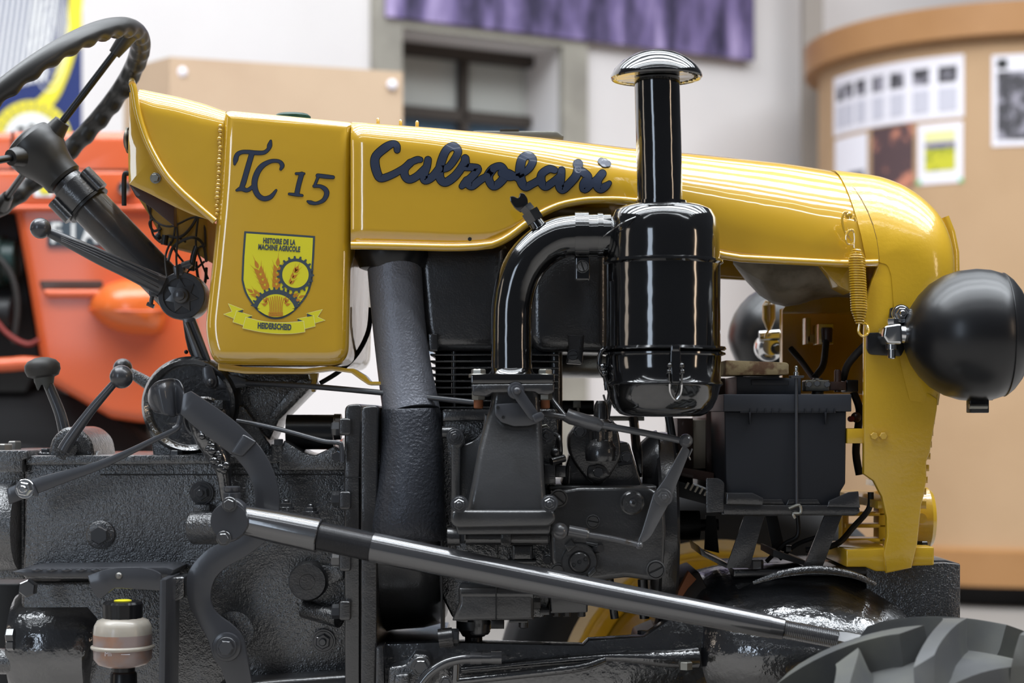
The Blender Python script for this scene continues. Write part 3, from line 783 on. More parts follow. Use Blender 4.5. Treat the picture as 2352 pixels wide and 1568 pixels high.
# ---------------- instrument cowl behind the tank
q = M()
CT = [(312, 204, .030), (350, 212, .036), (400, 222, .036), (460, 238, .036), (500, 252, .030), (512, 256, .030)]
cb = [(312, 250), (330, 308), (352, 350), (380, 396), (410, 430), (450, 468), (500, 506)]
xs2 = list(range(312, 501, 9)) + [504, 512]
q.grid([hood_section(x, lerp_tab(CT, x)[0], lerp_tab(cb, x)[0], min(lerp_tab(CT, x)[1], .03 + (x - 312) * .0003), .006, W2 - .012) for x in xs2], YEL, False)
q.obj('instrument_cowl', T, ang=55); cowl = bpy.data.objects['instrument_cowl']
q = M()
bead = [(304, 194), (308, 210), (316, 258), (332, 310), (352, 354), (380, 400), (412, 436), (452, 472), (494, 508)]
q.tpx([(x, y, .002) for x, y in bead], 8, YEL, 12, 4)
q.tube([P(304, 194, .03 + .0), P(303, 190, .08), P(303, 186, .2), P(303, 190, .32), P(304, 194, .37)], 8 * S(.1), YEL, 10)
q.tpx([(x, y, W2 - .004) for x, y in bead], 8, YEL, 8, 4)
q.tpx([(304, 194, .002), (304, 193, .016), (304, 194, .03)], 8, YEL, 12)
q.obj('rolled_edge', cowl)
q = M()
q.slab(rc([(300, 214), (318, 262), (334, 312), (354, 356), (382, 402), (414, 440), (454, 476), (490, 508), (440, 492), (400, 474), (346, 446), (296, 422), (294, 330)], 2), .022, .004, YEL, 1)
q.slab(rc([(300, 214), (318, 262), (334, 312), (354, 356), (382, 402), (414, 440), (454, 476), (490, 508), (440, 492), (400, 474), (346, 446), (296, 422), (294, 330)], 2), W2 - .03, .004, YEL, 1)
q.each('dash_side', cowl)
q = M(); q.grid([[P(297, 212, .026), P(297, 212, .37), P(297, 424, .37), P(297, 424, .026)], [P(302, 212, .026), P(302, 212, .37), P(302, 424, .37), P(302, 424, .026)]], YEL, True, (True, True)); q.obj('dash_panel', cowl)
q = M(); q.lx(322, .12, [(300, 22), (294, 24), (290, 22), (287, 18)], SAT, 24); q.lx(322, .12, [(296, 29), (292, 30), (291, 27)], ZIN, 24, caps=False); q.lx(322, .27, [(300, 22), (294, 24), (290, 22), (287, 18)], SAT, 24); q.obj('gauge', cowl)
bolt(cowl, 357, 409, .020, 9.5, 'hex', ZIN)
q = M(); q.tpx([(296, 400, .10), (290, 397, .10), (286, 402, .10), (285, 420, .10), (285, 472, .10)], 5.5, DARK, 10, 3); q.obj('choke_pull', cowl)
# weld seam where the cowl meets the tank
q = M(); random.seed(3)
for i in range(22):
    y = 290 + i * 9.6
    q.sph(507 - i * .45 + random.uniform(-1.5, 1.5), y, .005, 5 + random.uniform(-1.2, 1.0), YEL, 8)
q.obj('weld_seam', tank)
# under-cowl tray and wiring
q = M()
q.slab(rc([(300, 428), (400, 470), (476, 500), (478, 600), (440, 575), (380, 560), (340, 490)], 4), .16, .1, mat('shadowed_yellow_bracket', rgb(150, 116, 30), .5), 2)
q.slab(rc([(296, 422), (346, 446), (400, 474), (400, 520), (352, 480), (312, 452)], 3), .05, .02, BROWN, 2)
q.each('dash_bracket', T)
q = M(); random.seed(11)
anchors = [[(345, 470), (352, 540), (392, 560), (402, 500), (380, 470)], [(350, 480), (368, 530), (410, 545), (440, 520), (460, 480)], [(380, 470), (396, 560), (420, 600), (442, 620), (470, 600)],
           [(400, 480), (408, 540), (405, 590), (408, 640)], [(366, 540), (362, 500), (344, 510), (352, 530), (370, 525)], [(410, 545), (440, 560), (462, 540), (455, 490), (470, 520), (472, 590)],
           [(386, 600), (400, 565), (440, 545), (466, 560), (474, 600)], [(450, 600), (456, 640), (470, 650), (474, 615)], [(420, 640), (440, 610), (456, 570), (470, 566)], [(392, 555), (380, 590), (384, 640)],
           [(330, 440), (350, 500), (390, 520), (440, 500), (470, 500)], [(340, 450), (372, 476), (380, 540), (366, 556)], [(455, 500), (450, 560), (462, 600), (478, 640)]]
for st in anchors:
    Yb = random.uniform(.10, .22)
    q.tpx([(x, y, Yb + random.uniform(-.015, .015)) for x, y in st], random.uniform(2.4, 3.6), WIRE, 6, 6)
wr = bpy.data.objects.new('wiring_loom', None); COL.objects.link(wr); wr.parent = T; q.each('cable', wr)
q = M(); q.tpx([(440, 622, .12), (444, 590, .12), (452, 566, .12)], 7, SAT, 10, 2); q.tpx([(380, 540, .14), (377, 562, .14)], 8, SAT, 10); q.obj('connector', wr)
q = M(); q.tpx([(852, 706, .14), (846, 760, .14), (820, 812, .14), (780, 852, .14), (735, 880, .14)], 5.5, SAT, 8, 5); q.obj('fuel_hose', T)

# ---------------- radiator cowl (front casting)
q = M()
def fan_section(I, O, r, Y0=-.006, W=W2 + .002, n=10):
    sI = S(Y0); sO = S(Y0 + r * .85)
    a = Vector(((I[0] - CXP) * sI, 0, EYE + (HYP - I[1]) * sI)); b = Vector(((O[0] - CXP) * sO, 0, EYE + (HYP - O[1]) * sO))
    d = b - a; L = d.length; d.normalize(); r = min(r, L * .92)
    pts = [(Y0, (L - r) * i / 5) for i in range(5)] + [(Y0 + r * (1 - math.cos(t)), L - r + r * math.sin(t)) for t in [i / n * math.pi / 2 for i in range(n + 1)]]
    pts += [(Y0 + r + (W / 2 - r) * t, L + .008 * math.sin(t * math.pi / 2)) for t in (.33, .66, 1)]
    pts += [(2 * Y0 + W - y, l) for y, l in reversed(pts[:-1])]
    return [a + d * l + Vector((0, y, 0)) for y, l in pts]
FAN = [((1990, 600), (1912, 388), .128), ((2014, 600), (1975, 396), .128), ((2020, 602), (2030, 406), .125), ((2026, 604), (2080, 426), .115), ((2034, 606), (2126, 458), .100), ((2040, 612), (2162, 498), .085), ((2044, 622), (2184, 548), .072),
       ((2048, 640), (2193, 604), .064), ((2052, 690), (2190, 670), .058), ((2058, 760), (2180, 760), .05), ((2070, 840), (2168, 850), .04), ((2090, 920), (2156, 930), .03)]
FAN = spl([(i[0], i[1], o[0], o[1], r) for i, o, r in FAN], 4)
q.grid([fan_section((a, b), (c, d), r) for a, b, c, d, r in FAN], YELC, False)
q.tube([P(2166, 500, .12), P(2180, 535, .12), P(2189, 580, .12), P(2190, 620, .12), P(2182, 665, .12)], .009, YEL, 12)
inner_ = [(a + 3, b) for a, b, *_ in FAN[8:]]
side_left = []
poly = [(2014, 596), (2046, 598), (2060, 640), (2066, 700), (2080, 800), (2100, 880), (2154, 916), (2152, 940), (2142, 1000), (2136, 1040), (2128, 1060), (2128, 1100), (2122, 1140), (2116, 1160), (2107, 1250), (2094, 1304), (2036, 1316), (2030, 1270), (2038, 1231), (2037, 1188), (2026, 1140), (2007, 1104), (1984, 1088), (1985, 900), (1986, 760), (1990, 690), (2004, 640), (2016, 610)] + side_left
for Yp, t in ((-.005, .012), (W2 - .03, .012)):
    q.slab(poly, Yp, t, YELC, 3)
cowlf = q.obj('radiator_cowl', T, ang=55)
q = M()  # seam between bonnet and casting
q.tube([p + Vector((.0008, -.0006, 0)) for p in secs[-1]], .0016, mat('seam_sealant', rgb(120, 90, 14), .6), 6)
q.obj('seam_line', cowlf)
q = M()  # inner structure seen behind the battery
q.slab([(1797, 708), (1990, 708), (1990, 905), (1797, 905)], .34, .03, YELC, 1)
q.grid([[P(1797, 700, .36), P(1797, 905, .36), P(1806, 905, .10), P(1806, 700, .10)], [P(1801, 700, .36), P(1801, 905, .36), P(1810, 905, .10), P(1810, 700, .10)]], YELC, True, (True, True)) if False else None
q.slab([(1876, 605), (1990, 605), (1990, 720), (1797, 720), (1797, 712)], .30, .006, YELC, 1)
q.box(1880, 744, 1914, 790, .20, .25, YELC, 2); q.box(1850, 730, 1862, 790, .24, .27, YELC, 2)
q.ly(1866, 778, .24, [(.0, 10), (.02, 12)], YELC, 14)
q.obj('inner_bracket', cowlf)
q = M(); q.box(1946, 984, 1986, 1018, .0, .1, YELC, 2); q.obj('side_tab', cowlf)
for x in (2007, 2028): bolt(cowlf, x, 1001, -.007, 9, 'slim', YELC)
# grille: rows of slots in the front face, lower foot
for i in range(9):
    y = 905 + i * 27
    q = M(); x = 2146 - i * 3.2
    q.box(x - 14, y, x + 8, y + 15, .004, W2 - .03, YELC, 3); q.obj('grille_bar', cowlf)
q = M()
q.slab([(2016, 1150), (2128, 1150), (2128, 1168), (2016, 1168)], .02, .36, YELC, 2)
gb = q.obj('grille_sill', cowlf)
for i, (x0, y0, x1) in enumerate([(1950, 1150, 2030), (1946, 1176, 2036), (1942, 1203, 2040), (1938, 1236, 2040)]):
    q = M(); q.box(x0, y0, x1, y0 + 9, .26, .30, YELC, 3); q.obj('grille_bar', cowlf)
q = M(); q.box(1934, 1146, 1950, 1250, .27, .30, YELC, 3); q.box(2018, 1150, 2050, 1250, .26, .30, YELC, 3); q.each('grille_frame', cowlf)
q = M()
q.slab(rc([(1944, 1262, 3), (2046, 1258, 3), (2046, 1312, 3), (2012, 1312, 3), (1988, 1302, 3), (1944, 1302, 3)], 3), .0, .16, YELC, 4)
q.slab(rc([(2088, 1256), (2146, 1256), (2146, 1298), (2088, 1300)], 4), .0, .18, YELC, 4)
q.slab(rc([(1908, 1256), (1960, 1252), (1950, 1300), (1912, 1284)], 4), .14, .1, YELC, 4)
q.obj('mounting_foot', cowlf)
bolt(cowlf, 2118, 1254, .05, 14, 'slim', SAT, '+Z'); bolt(cowlf, 1962, 1262, .10, 15, 'slim', SAT, '+Z')
q = M(); q.rev(P(2112, 1190, .13), (1, 0, 0), [(-.02, .045), (.01, .045), (.016, .04), (.016, .012), (.02, .01)], YELC, 32); q.ly(2117, 1190, .07, [(0, 12), (.03, 12)], YELC, 12); q.obj('crank_boss', cowlf)
# bonnet spring clip
q = M()
q.ly(1950, 494, -.022, [(.02, 6), (.01, 8), (0, 8.5), (-.003, 4)], YEL, 14)
q.tpx([(1962, 500, -.02), (1966, 508, -.02)], 3, YEL, 8)
q.tpx([(1952, 490, -.021), (1940, 488, -.022), (1934, 505, -.022), (1940, 530, -.022), (1950, 545, -.022), (1956, 552, -.022)], 3.2, YEL, 8, 4)
q.tpx([(1962, 560, -.025), (1948, 560, -.025), (1943, 545, -.025), (1950, 530, -.025), (1960, 530, -.025), (1963, 548, -.025), (1962, 566, -.025), (1966, 580, -.025)], 3, YEL, 8, 4)
sc_ob = q.obj('spring_hook', hood)
q = M(); pts = []
turns = 30
for i in range(turns * 12 + 1):
    t = i / (turns * 12); a = 2 * math.pi * turns * t
    r = 18 * min(1, .45 + t * 4.5, .40 + (1 - t) * 3.2)
    y = 572 + t * 172 if t < 1 else 744
    xx = 1967 + t * 8
    pts.append(P(xx + r * math.cos(a), y + 1.5 * math.sin(a), -.03) + Vector((0, r * S(0) * math.sin(a), 0)))
q.tube(pts, .0013, YEL, 6)
q.tpx([(1974, 744, -.03), (1972, 762, -.03), (1982, 772, -.03), (1994, 764, -.028), (1992, 748, -.022), (1984, 742, -.012)], 3.2, YEL, 8, 4)
q.obj('coil_spring', sc_ob.parent, label='yellow coil spring of bonnet catch')
# heat guard / light shroud under the bonnet
q = M()
rings = []
for i in range(10):
    t = i / 9
    x = 1684 + 270 * t
    yb = [606, 646, 678, 697, 704, 700, 690, 684, 682, 684][i]
    rings.append([P(x, 600, .06), P(x, 604 + (yb - 604) * .5, .08), P(x, yb - 6, .13), P(x, yb, .2), P(x, yb - 4, .3), P(x, 600, .34)])
q.grid(rings, mat('dusty_pale_shroud', rgb(150, 142, 128), .5, mottle=(12, rgb(96, 88, 74), .45, .6)), False); q.obj('shroud', T)
q = M(); q.slab(rc([(1880, 606), (1956, 606), (1956, 672), (1926, 656)], 3), .05, .06, YELC, 2); q.obj('gusset', T)
# ================================================================ air cleaner, intake, exhaust
AY = -.09
q = M()
q.lz(1523, AY, [(54, 462), (56, 470), (92, 474), (112, 484), (123, 504), (129, 540), (130, 596), (137, 599), (138, 604), (131, 609), (131, 790), (131, 796), (143, 797), (145, 802), (140, 806), (132, 806), (143, 811), (143, 815), (133, 818), (132, 874), (136, 878), (137, 883), (131, 888), (124, 915), (114, 936), (100, 950), (84, 956), (20, 957)], BLK, 72)
ac = q.obj('air_cleaner', T, label='glossy black air cleaner canister', ang=50)
q = M()
k = S(AY)
q.tube([P(1516, 470, AY), P(1513, 330, AY), P(1509, 180, AY)], 52 * k, BLK, 48)
q.tube([P(1516, 470, AY), P(1516, 462, AY)], 56 * k, BLK, 48)
sn = q.obj('intake_stack', ac)
q = M(); A_ = (-.013, 0, 1)
q.rev(P(1508, 178, AY), A_, [(0, 100 * k), (-.002, 103 * k), (.0, 105 * k), (.004, 104 * k), (.012, 96 * k), (.022, 78 * k), (.030, 54 * k), (.035, 28 * k), (.0365, .0005)], BLK, 64)
cap = q.obj('rain_cap', ac)
q = M(); cupm = mat('cap_floor_reflection_tint', rgb(60, 56, 24), .2, coat=1)  # olive colour paints a yellow reflection onto the black cap's underside
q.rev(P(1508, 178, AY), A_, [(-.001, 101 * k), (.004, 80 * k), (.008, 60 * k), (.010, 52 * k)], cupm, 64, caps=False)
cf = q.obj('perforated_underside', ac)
q = M()
for j, (rr, hh, nn) in enumerate(((90, .0005, 30), (78, .0035, 26), (66, .006, 22))):
    for i in range(nn):
        a = 2 * math.pi * (i + .5 * j) / nn
        c = P(1508, 178, AY) + Vector((rr * k * math.cos(a), rr * k * math.sin(a), hh))
        q.rev(c, (math.cos(a) * .25, math.sin(a) * .25, 1), [(-.0008, 4.6 * k), (.002, 4.6 * k)], DARK, 8)
q.obj('air_hole', cf, kind='stuff')
# over-centre latches
def latch(x, y0, side=0):
    q = M()
    if side == 0:
        Yf = AY - 146 * S(AY)
        q.slab(rc([(x - 11, y0), (x + 11, y0), (x + 12, y0 + 40), (x + 8, y0 + 84), (x - 8, y0 + 84), (x - 12, y0 + 40)], 3), Yf, .003, BLK, 2)
        q.slab(rc(rect(x - 10, y0 - 3, x + 10, y0 + 12), 3), Yf - .001, .02, BLK, 3)
        for sg in (-1, 1):
            q.tpx([(x + sg * 13, y0 + 36, Yf), (x + sg * 15, y0 + 60, Yf + .003), (x + sg * 12, y0 + 92, Yf + .008)], 2.6, BLK, 8, 3)
            q.sph(x + sg * 14, y0 + 44, Yf, 6, BLK, 10); q.sph(x + sg * 15, y0 + 58, Yf + .002, 6, BLK, 10)
        l = q.obj('latch', ac)
        q = M(); q.tpx([(x - 14, y0 + 86, Yf + .004), (x - 13, y0 + 104, Yf + .007), (x - 4, y0 + 120, Yf + .009), (x + 3, y0 + 121, Yf + .009), (x + 12, y0 + 106, Yf + .007), (x + 14, y0 + 88, Yf + .004)], 2.2, CHR, 8, 4)
        q.obj('wire_loop', l, label='bright worn wire loop')
    else:
        q.tpx([(x + 12, y0, AY - .02), (x - 4, y0 + 6, AY - .02), (x - 10, y0 + 30, AY - .02), (x - 6, y0 + 52, AY - .02), (x + 4, y0 + 66, AY - .02), (x + 8, y0 + 96, AY - .02)], 6, BLK, 10, 4)
        q.sph(x - 1, y0 + 44, AY - .02, 11, BLK, 10); q.sph(x + 2, y0 + 58, AY - .02, 10, BLK, 10)
        q.tpx([(x + 4, y0 + 66, AY - .03), (x + 14, y0 + 104, AY - .03), (x + 6, y0 + 122, AY - .03), (x, y0 + 106, AY - .03)], 2.4, BLK, 8, 4)
        q.obj('latch', ac)
latch(1552, 795); latch(1386, 800, 1)
# thin wire over the shoulder
q = M(); q.tpx([(1506, 469, AY - .034), (1496, 480, AY - .05), (1470, 494, AY - .058), (1430, 512, AY - .056), (1404, 530, AY - .040), (1384, 545, AY - .03)], 1.7, BLK, 6, 5); q.obj('thin_wire', ac)

# elbow
EYD = -.085
path = [(1402, 541, EYD, 49), (1360, 541, EYD, 49), (1318, 542, EYD, 48), (1282, 548, EYD, 48), (1244, 568, EYD, 48), (1212, 600, EYD, 48), (1190, 640, EYD, 48), (1178, 690, EYD, 47), (1175, 740, EYD, 47), (1175, 860, EYD, 47)]
q = M(); q.tpx(path, 47, BLK, 40, 6); el = q.obj('intake_elbow', T, label='glossy black bent intake pipe')
q = M()
q.tube([P(1320, 541, EYD), P(1351, 541, EYD)], 54 * S(EYD), BLK, 40); q.slab(rc(rect(1322, 590, 1354, 643), 4), EYD - .012, .02, BLK, 3); q.tpx([(1372, 541, EYD), (1384, 541, EYD)], 52, BLK, 40)
cl = q.obj('hose_clamp', el); bolt(cl, 1338, 612, EYD - .013, 12, 'slot', BLK)
q = M()
q.tpx([(1242, 530, EYD - .004, 20), (1234, 516, EYD - .004, 17), (1226, 504, EYD - .004, 16)], 16, BLK, 16)
q.tube([P(1230, 508, EYD - .004), P(1216, 486, EYD - .004)], 23 * S(EYD), BLK, 6)
q.tube([P(1216, 486, EYD - .004), P(1206, 474, EYD - .004)], 17 * S(EYD), BLK, 6)
vv = q.obj('screw_valve', el)
q = M(); q.slab(rc([(1196, 488), (1214, 476), (1212, 456), (1204, 443), (1194, 442), (1191, 456), (1181, 450), (1171, 450), (1171, 461), (1182, 478)], 5), EYD - .008, .008, BLK, 2); q.obj('wing_nut', vv)

# flange pair with bolts
q = M(); q.slab(rc([(1082, 860, 4), (1130, 858), (1222, 858), (1273, 860, 4), (1273, 880, 4), (1082, 881, 4)], 3), -.125, .10, BLK, 3, seg=2)
q.lz(1175, EYD, [(58, 861), (50, 854), (47, 846)], BLK, 36); q.obj('pipe_flange', el)
q = M()
q.slab(rc([(1082, 882, 4), (1273, 880, 4), (1274, 900, 6), (1262, 906, 4), (1240, 906), (1226, 900), (1130, 902), (1118, 910), (1086, 908, 5)], 4), -.125, .10, CASTS, 4)
# flared box
zz = [(893, 1130, 1238, -.11, -.02), (930, 1126, 1240, -.112, 0), (975, 1112, 1244, -.118, .02), (1030, 1098, 1247, -.13, .03), (1100, 1086, 1250, -.142, .04), (1160, 1074, 1254, -.15, .05), (1172, 1068, 1258, -.15, .05)]
rings = []
def rrect_ring(x0, x1, y, Ya, Yb, rad=16, n=5):
    k = S(-.12); r = rad * k; X0, X1 = (x0 - CXP) * k, (x1 - CXP) * k; z = EYE + (HYP - y) * k; out = []
    for cx, cy, a0 in ((X0 + r, Ya + r, math.pi), (X1 - r, Ya + r, -math.pi / 2), (X1 - r, Yb - r, 0), (X0 + r, Yb - r, math.pi / 2)):
        for i in range(n + 1):
            a = a0 + i / n * math.pi / 2; out.append(Vector((cx + r * math.cos(a), cy + r * math.sin(a), z)))
    return out
for y, x0, x1, Ya, Yb in zz: rings.append(rrect_ring(x0, x1, y, Ya, Yb))
q.grid(rings, CASTL, True, (True, True))
# ear web on the left and square flange behind
q.slab(spl([(1112, 950), (1108, 985), (1090, 1010), (1062, 1022)], 4) + [(1040, 1024), (1040, 1180), (1120, 1180), (1128, 950)], -.035, .05, CASTL, 4)
q.slab(rc([(1036, 1172, 14), (1274, 1172, 14), (1276, 1196, 14), (1262, 1208), (1050, 1212), (1034, 1200, 12)], 8), -.165, .2, CASTL, 7, 3)
q.slab(rc([(1046, 1206), (1266, 1204), (1262, 1226), (1052, 1228)], 5), -.14, .17, CASTL, 3)
q.slab(spl([(1030, 1010), (1042, 996), (1062, 1000), (1066, 1016), (1058, 1030)], 4) + [(1056, 1180), (1036, 1180), (1036, 1030)], -.05, .05, CASTL, 4)
im = q.obj('intake_manifold', T, label='dark grey flared intake casting with bolted flange', ang=45)
for x in (1099, 1252):
    bolt(im, x, 862, -.10, 17, 'hex', ZIN, '+Z'); bolt(im, x, 904, -.10, 17, 'slim', ZIN, '-Z')
    q = M(); q.lz(x, -.10, [(11, 915), (11, 936), (8, 938)], RUST, 12); q.obj('thread_end', im, label='rusty bolt end')
for x, y in ((1045, 1002), (1055, 1158), (1262, 1156)): bolt(im, x, y, -.06 if y < 1100 else -.168, 13, 'wnut', CASTS)
q = M()
q.slab(rc([(1136, 928, 6), (1196, 924, 3), (1250, 958, 6), (1240, 970), (1215, 978), (1180, 979), (1152, 970), (1136, 952)], 6), -.128, .006, GRY, 3); q.slab(circ(1185, 897, 20), -.13, .012, GRY, 3)
qp = q.obj('choke_quadrant', im)
q = M(); q.slab(rc([(1172, 888, 10), (1190, 882, 10), (1200, 894, 6), (1238, 950, 8), (1228, 968, 6), (1216, 962, 4), (1176, 906, 6)], 6), -.136, .005, GRY, 2); q.slab(rc([(1220, 954), (1244, 944), (1252, 956), (1246, 966), (1228, 972)], 6), -.146, .012, GRY, 4)
q.obj('choke_lever', im); bolt(im, 1188, 898, -.137, 9, 'dome', GRY)
for x, y in ((1144, 936), (1156, 958)): 
    q = M(); q.ly(x, y, -.129, [(.0, 4), (-.0005, 4), (-.0004, 2.5), (.0005, 2.5)], DARK, 10); q.obj('small_hole', im)

# exhaust pipe and sleeve
q = M()
q.tpx([(902, 560, .06, 62), (908, 640, .06, 62), (916, 740, .058, 61), (928, 840, .05, 62), (941, 920, .04, 65), (946, 950, .035, 66)], 60, HEAT, 48, 5)
ex = q.obj('exhaust_pipe', T, label='rough silver-grey exhaust downpipe')
q = M()
def oval(cx, y, rx, Yc, ry, m=40, tilt=0):
    k = S(Yc); return [Vector(((cx - CXP + rx * math.cos(a)) * k, Yc + ry * math.sin(a), EYE + (HYP - y - tilt * math.cos(a)) * k)) for a in [2 * math.pi * i / m for i in range(m)]]
rg = [oval(943, 938, 66, .035, .040, tilt=-2), oval(944, 942, 69, .035, .042, tilt=-2), oval(945, 962, 70, .033, .043), oval(946, 1010, 72, .028, .046), oval(945, 1060, 74, .022, .048), oval(943, 1110, 77, .018, .050), oval(940, 1160, 82, .014, .050), oval(938, 1210, 87, .012, .048), oval(937, 1244, 90, .010, .04)]
q.grid(rg, HEATD, True, (False, True)); sl = q.obj('heat_sleeve', ex, label='dark dented sleeve around the lower pipe')
dm = sl.modifiers.new('dent', 'SUBSURF'); dm.levels = 1; dm.render_levels = 1
q = M(); q.lz(900, .07, [(84, 572), (86, 590), (74, 616), (64, 620)], SAT, 36); q.obj('pipe_collar', ex)

# ================================================================ engine
FY = .10
q = M()   # fan shroud / air duct behind the elbow
q.slab(rc([(952, 560), (1165, 560), (1165, 806), (985, 806), (968, 760), (958, 650)], 12), .06, .26, CASTS, 30, 5)
q.lx(672, .30, [(1150, 180), (1168, 190), (1190, 196), (1395, 196), (1400, 192)], CASTS, 64)
q.slab(rc([(1215, 560), (1398, 560), (1398, 810), (1235, 806), (1215, 780)], 20), .05, .2, CASTS, 24, 4)
sh = q.obj('cooling_shroud', T, label='dark grey sheet cooling shroud', ang=50)
q = M(); q.slab(rc([(1304, 768, 4), (1342, 768, 4), (1338, 836, 6), (1300, 834, 6), (1306, 800)], 4), .045, .03, CASTS, 3); tb = q.obj('shroud_tab', sh); bolt(tb, 1316, 816, .044, 11, 'slot', CASTS)
q = M(); q.slab(rc(rect(984, 766, 1006, 806), 3), .05, .03, CASTS, 3); q.obj('shroud_clip', sh)
q = M()
q.box(1000, 800, 1260, 985, .12, .34, DARK, 2); cy_ = q.obj('cylinder_barrel', T)
for i in range(11):
    q = M(); y = 812 + i * 15.2
    q.slab(rc(rect(988, y, 1284 if i < 6 else 1250, y + 4.5), 2), .075, .3, CASTS, 1.5); q.obj('cooling_fin', cy_)
q = M()
q.tpx([(1043, 806, .085), (1043, 965, .085)], 6, CASTS, 10); q.tpx([(1276, 806, .12), (1276, 1080, .12)], 16, CASTS, 16)
q.each('cylinder_stud', cy_)

q = M()   # crankcase
q.slab(rc([(1014, 940), (1280, 938), (1282, 1000), (1262, 1110), (1282, 1240), (1282, 1330), (1250, 1420), (1040, 1420), (1010, 1360), (1006, 1240)], 8), .03, .34, CAST, 6, 3)
q.slab(rc([(1016, 942), (1132, 940), (1128, 966), (1016, 968)], 4), .01, .1, CASTS, 6)
q.tpx([(1016, 993, .0), (1046, 993, .0)], 14, CASTS, 14)
cc = q.obj('crankcase', T, label='dark grey engine crankcase', ang=40)
q = M()  # push rod tube row below the intake
q.tpx([(1070, 1234, -.02), (1258, 1234, -.02)], 17, CASTS, 20); q.box(1150, 1214, 1174, 1252, -.04, .03, CASTS, 4)
q.slab(rc(rect(1046, 1240, 1144, 1300), 3), .022, .05, CAST, 5); q.slab(rc(rect(1176, 1250, 1224, 1288), 6), .0, .05, CASTS, 6); q.box(1168, 1286, 1232, 1294, -.004, .05, CASTS, 3)
pt = q.obj('oil_gallery_tube', cc)
q = M(); q.tpx([(1028, 1232, -.03), (1056, 1232, -.03)], 21, CASTS, 20); q.obj('pipe_boss', cc)
bolt(cc, 1056, 1232, -.03, 16, 'slim', CASTS, '+X'); bolt(cc, 1246, 1234, -.02, 17, 'slim', CASTS, '+X'); bolt(cc, 1258, 1284, .0, 9, 'hex', CASTS)
q = M()  # valve/pump pieces behind the pipe
q.tpx([(1262, 998, .03), (1278, 998, .02), (1286, 1010, .01), (1288, 1040, .01), (1284, 1060, .02)], 5, CASTS, 8, 4)
q.box(1250, 1066, 1276, 1112, -.01, .06, CASTS, 4); q.box(1276, 1070, 1300, 1096, .0, .06, CASTS, 4); q.tpx([(1266, 1060, -.01), (1296, 1052, .0)], 9, CASTS, 10)
q.tpx([(1308, 1070, .0), (1306, 1110, .0)], 3, CASTS, 8); q.sph(1276, 1040, .0, 12, CASTS)
q.obj('oil_pipe', cc); bolt(cc, 1254, 1000, -.02, 14, 'nut', CASTS); bolt(cc, 1252, 984, .0, 11, 'slim', ZIN)
q = M(); q.tpx([(1290, 936, .18), (1364, 936, .18)], 17, SAT, 18); q.tpx([(1324, 930, .17), (1330, 972, .17)], 6, ZIN, 8); q.box(1316, 920, 1334, 936, .15, .18, ZIN, 2)
q.box(1280, 955, 1480, 966, .20, .3, ZIN, 1); q.tpx([(1404, 890, .02), (1388, 1000, .02)], 7, CASTS, 10); q.each('filter_piece', cc)

# lower gear casing
q = M()
q.slab(rc([(1052, 1348, 8), (1226, 1348, 6), (1226, 1376, 4), (1226, 1424, 3), (1038, 1426, 4), (1054, 1384)], 6), -.03, .2, CASTL, 10, 4)
q.tpx([(1060, 1362, -.022), (1224, 1362, -.022)], 15, CASTL, 20)
q.box(1138, 1346, 1141, 1424, -.0315, .0, DARK, 0)
lo = q.obj('sump_casing', cc)
q = M()
q.lz(1088, .05, [(40, 1424), (40, 1444), (32, 1450), (26, 1460), (20, 1462), (20, 1472), (15, 1474)], SAT, 24); q.box(1128, 1424, 1158, 1444, .0, .05, SAT, 3); q.lz(1100, .04, [(26, 1420), (26, 1450), (22, 1456)], CASTL, 20)
q.box(1170, 1424, 1212, 1430, .0, .03, CASTL, 2); q.lz(1202, .02, [(11, 1426), (11, 1440), (8, 1442)], CASTL, 14); q.obj('drain_plug', lo)
for x, y, a in ((1228, 1386, '+X'), (1230, 1392, '+X')): pass
bolt(lo, 1230, 1386, .0, 14, 'slim', CASTL, '+X')
q = M(); q.slab(rc([(1262, 1340), (1350, 1340), (1350, 1406), (1264, 1408)], 4), .02, .2, CASTL, 4); q.box(1240, 1400, 1262, 1412, .0, .05, CASTL, 2); q.obj('pump_housing', cc)
for x in (1278, 1302, 1336): bolt(cc, x, 1408, .05, 9, 'slim', CASTL, '-Z')

# ================================================================ timing cover and governor
TYD = -.03
q = M()
cov = rc([(1272, 1128, 12), (1330, 1118, 10), (1494, 1118, 14), (1526, 1140, 16), (1530, 1220, 20), (1524, 1320, 16), (1498, 1334, 12), (1440, 1326), (1330, 1338), (1284, 1330, 14), (1266, 1290, 10), (1262, 1190, 10)], 10)
q.slab(cov, TYD, .3, CASTL, 12, 5)
q.box(1262, 1116, 1508, 1126, TYD + .02, .3, CASTL, 4)
tc_ = q.obj('timing_cover', T, label='smooth grey timing gear cover', ang=50)
for x, y, r in ((1283, 1144, 17), (1362, 1197, 13), (1281, 1312, 15), (1506, 1308, 18)): bolt(tc_, x, y, TYD - .001, r, 'slot', CASTL)
q = M(); q.ly(1452, 1154, TYD - .01, [(.03, 28), (.0, 28), (-.001, 25), (-.006, 25), (-.008, 22)], CASTL, 32); q.ly(1455, 1154, TYD - .02, [(.01, 9), (-.002, 9), (-.003, 4), (.0, 3.5)], CASTL, 16); q.obj('round_boss', tc_)
q = M()   # stopper with three dimples and clamp ring
q.ly(1331, 1290, TYD - .012, [(.03, 42), (.004, 42), (.0, 39), (.0, 26), (.002, 25), (.002, 24), (-.004, 22), (-.005, 20)], CASTL, 40)
q.slab(rc([(1296, 1252, 3), (1312, 1240, 3), (1324, 1254, 3), (1306, 1268, 3)], 3), TYD - .018, .02, CASTL, 3)
q.slab(rc([(1350, 1316, 3), (1366, 1300, 3), (1372, 1312, 3), (1352, 1330, 3)], 3), TYD - .018, .02, CASTL, 3)
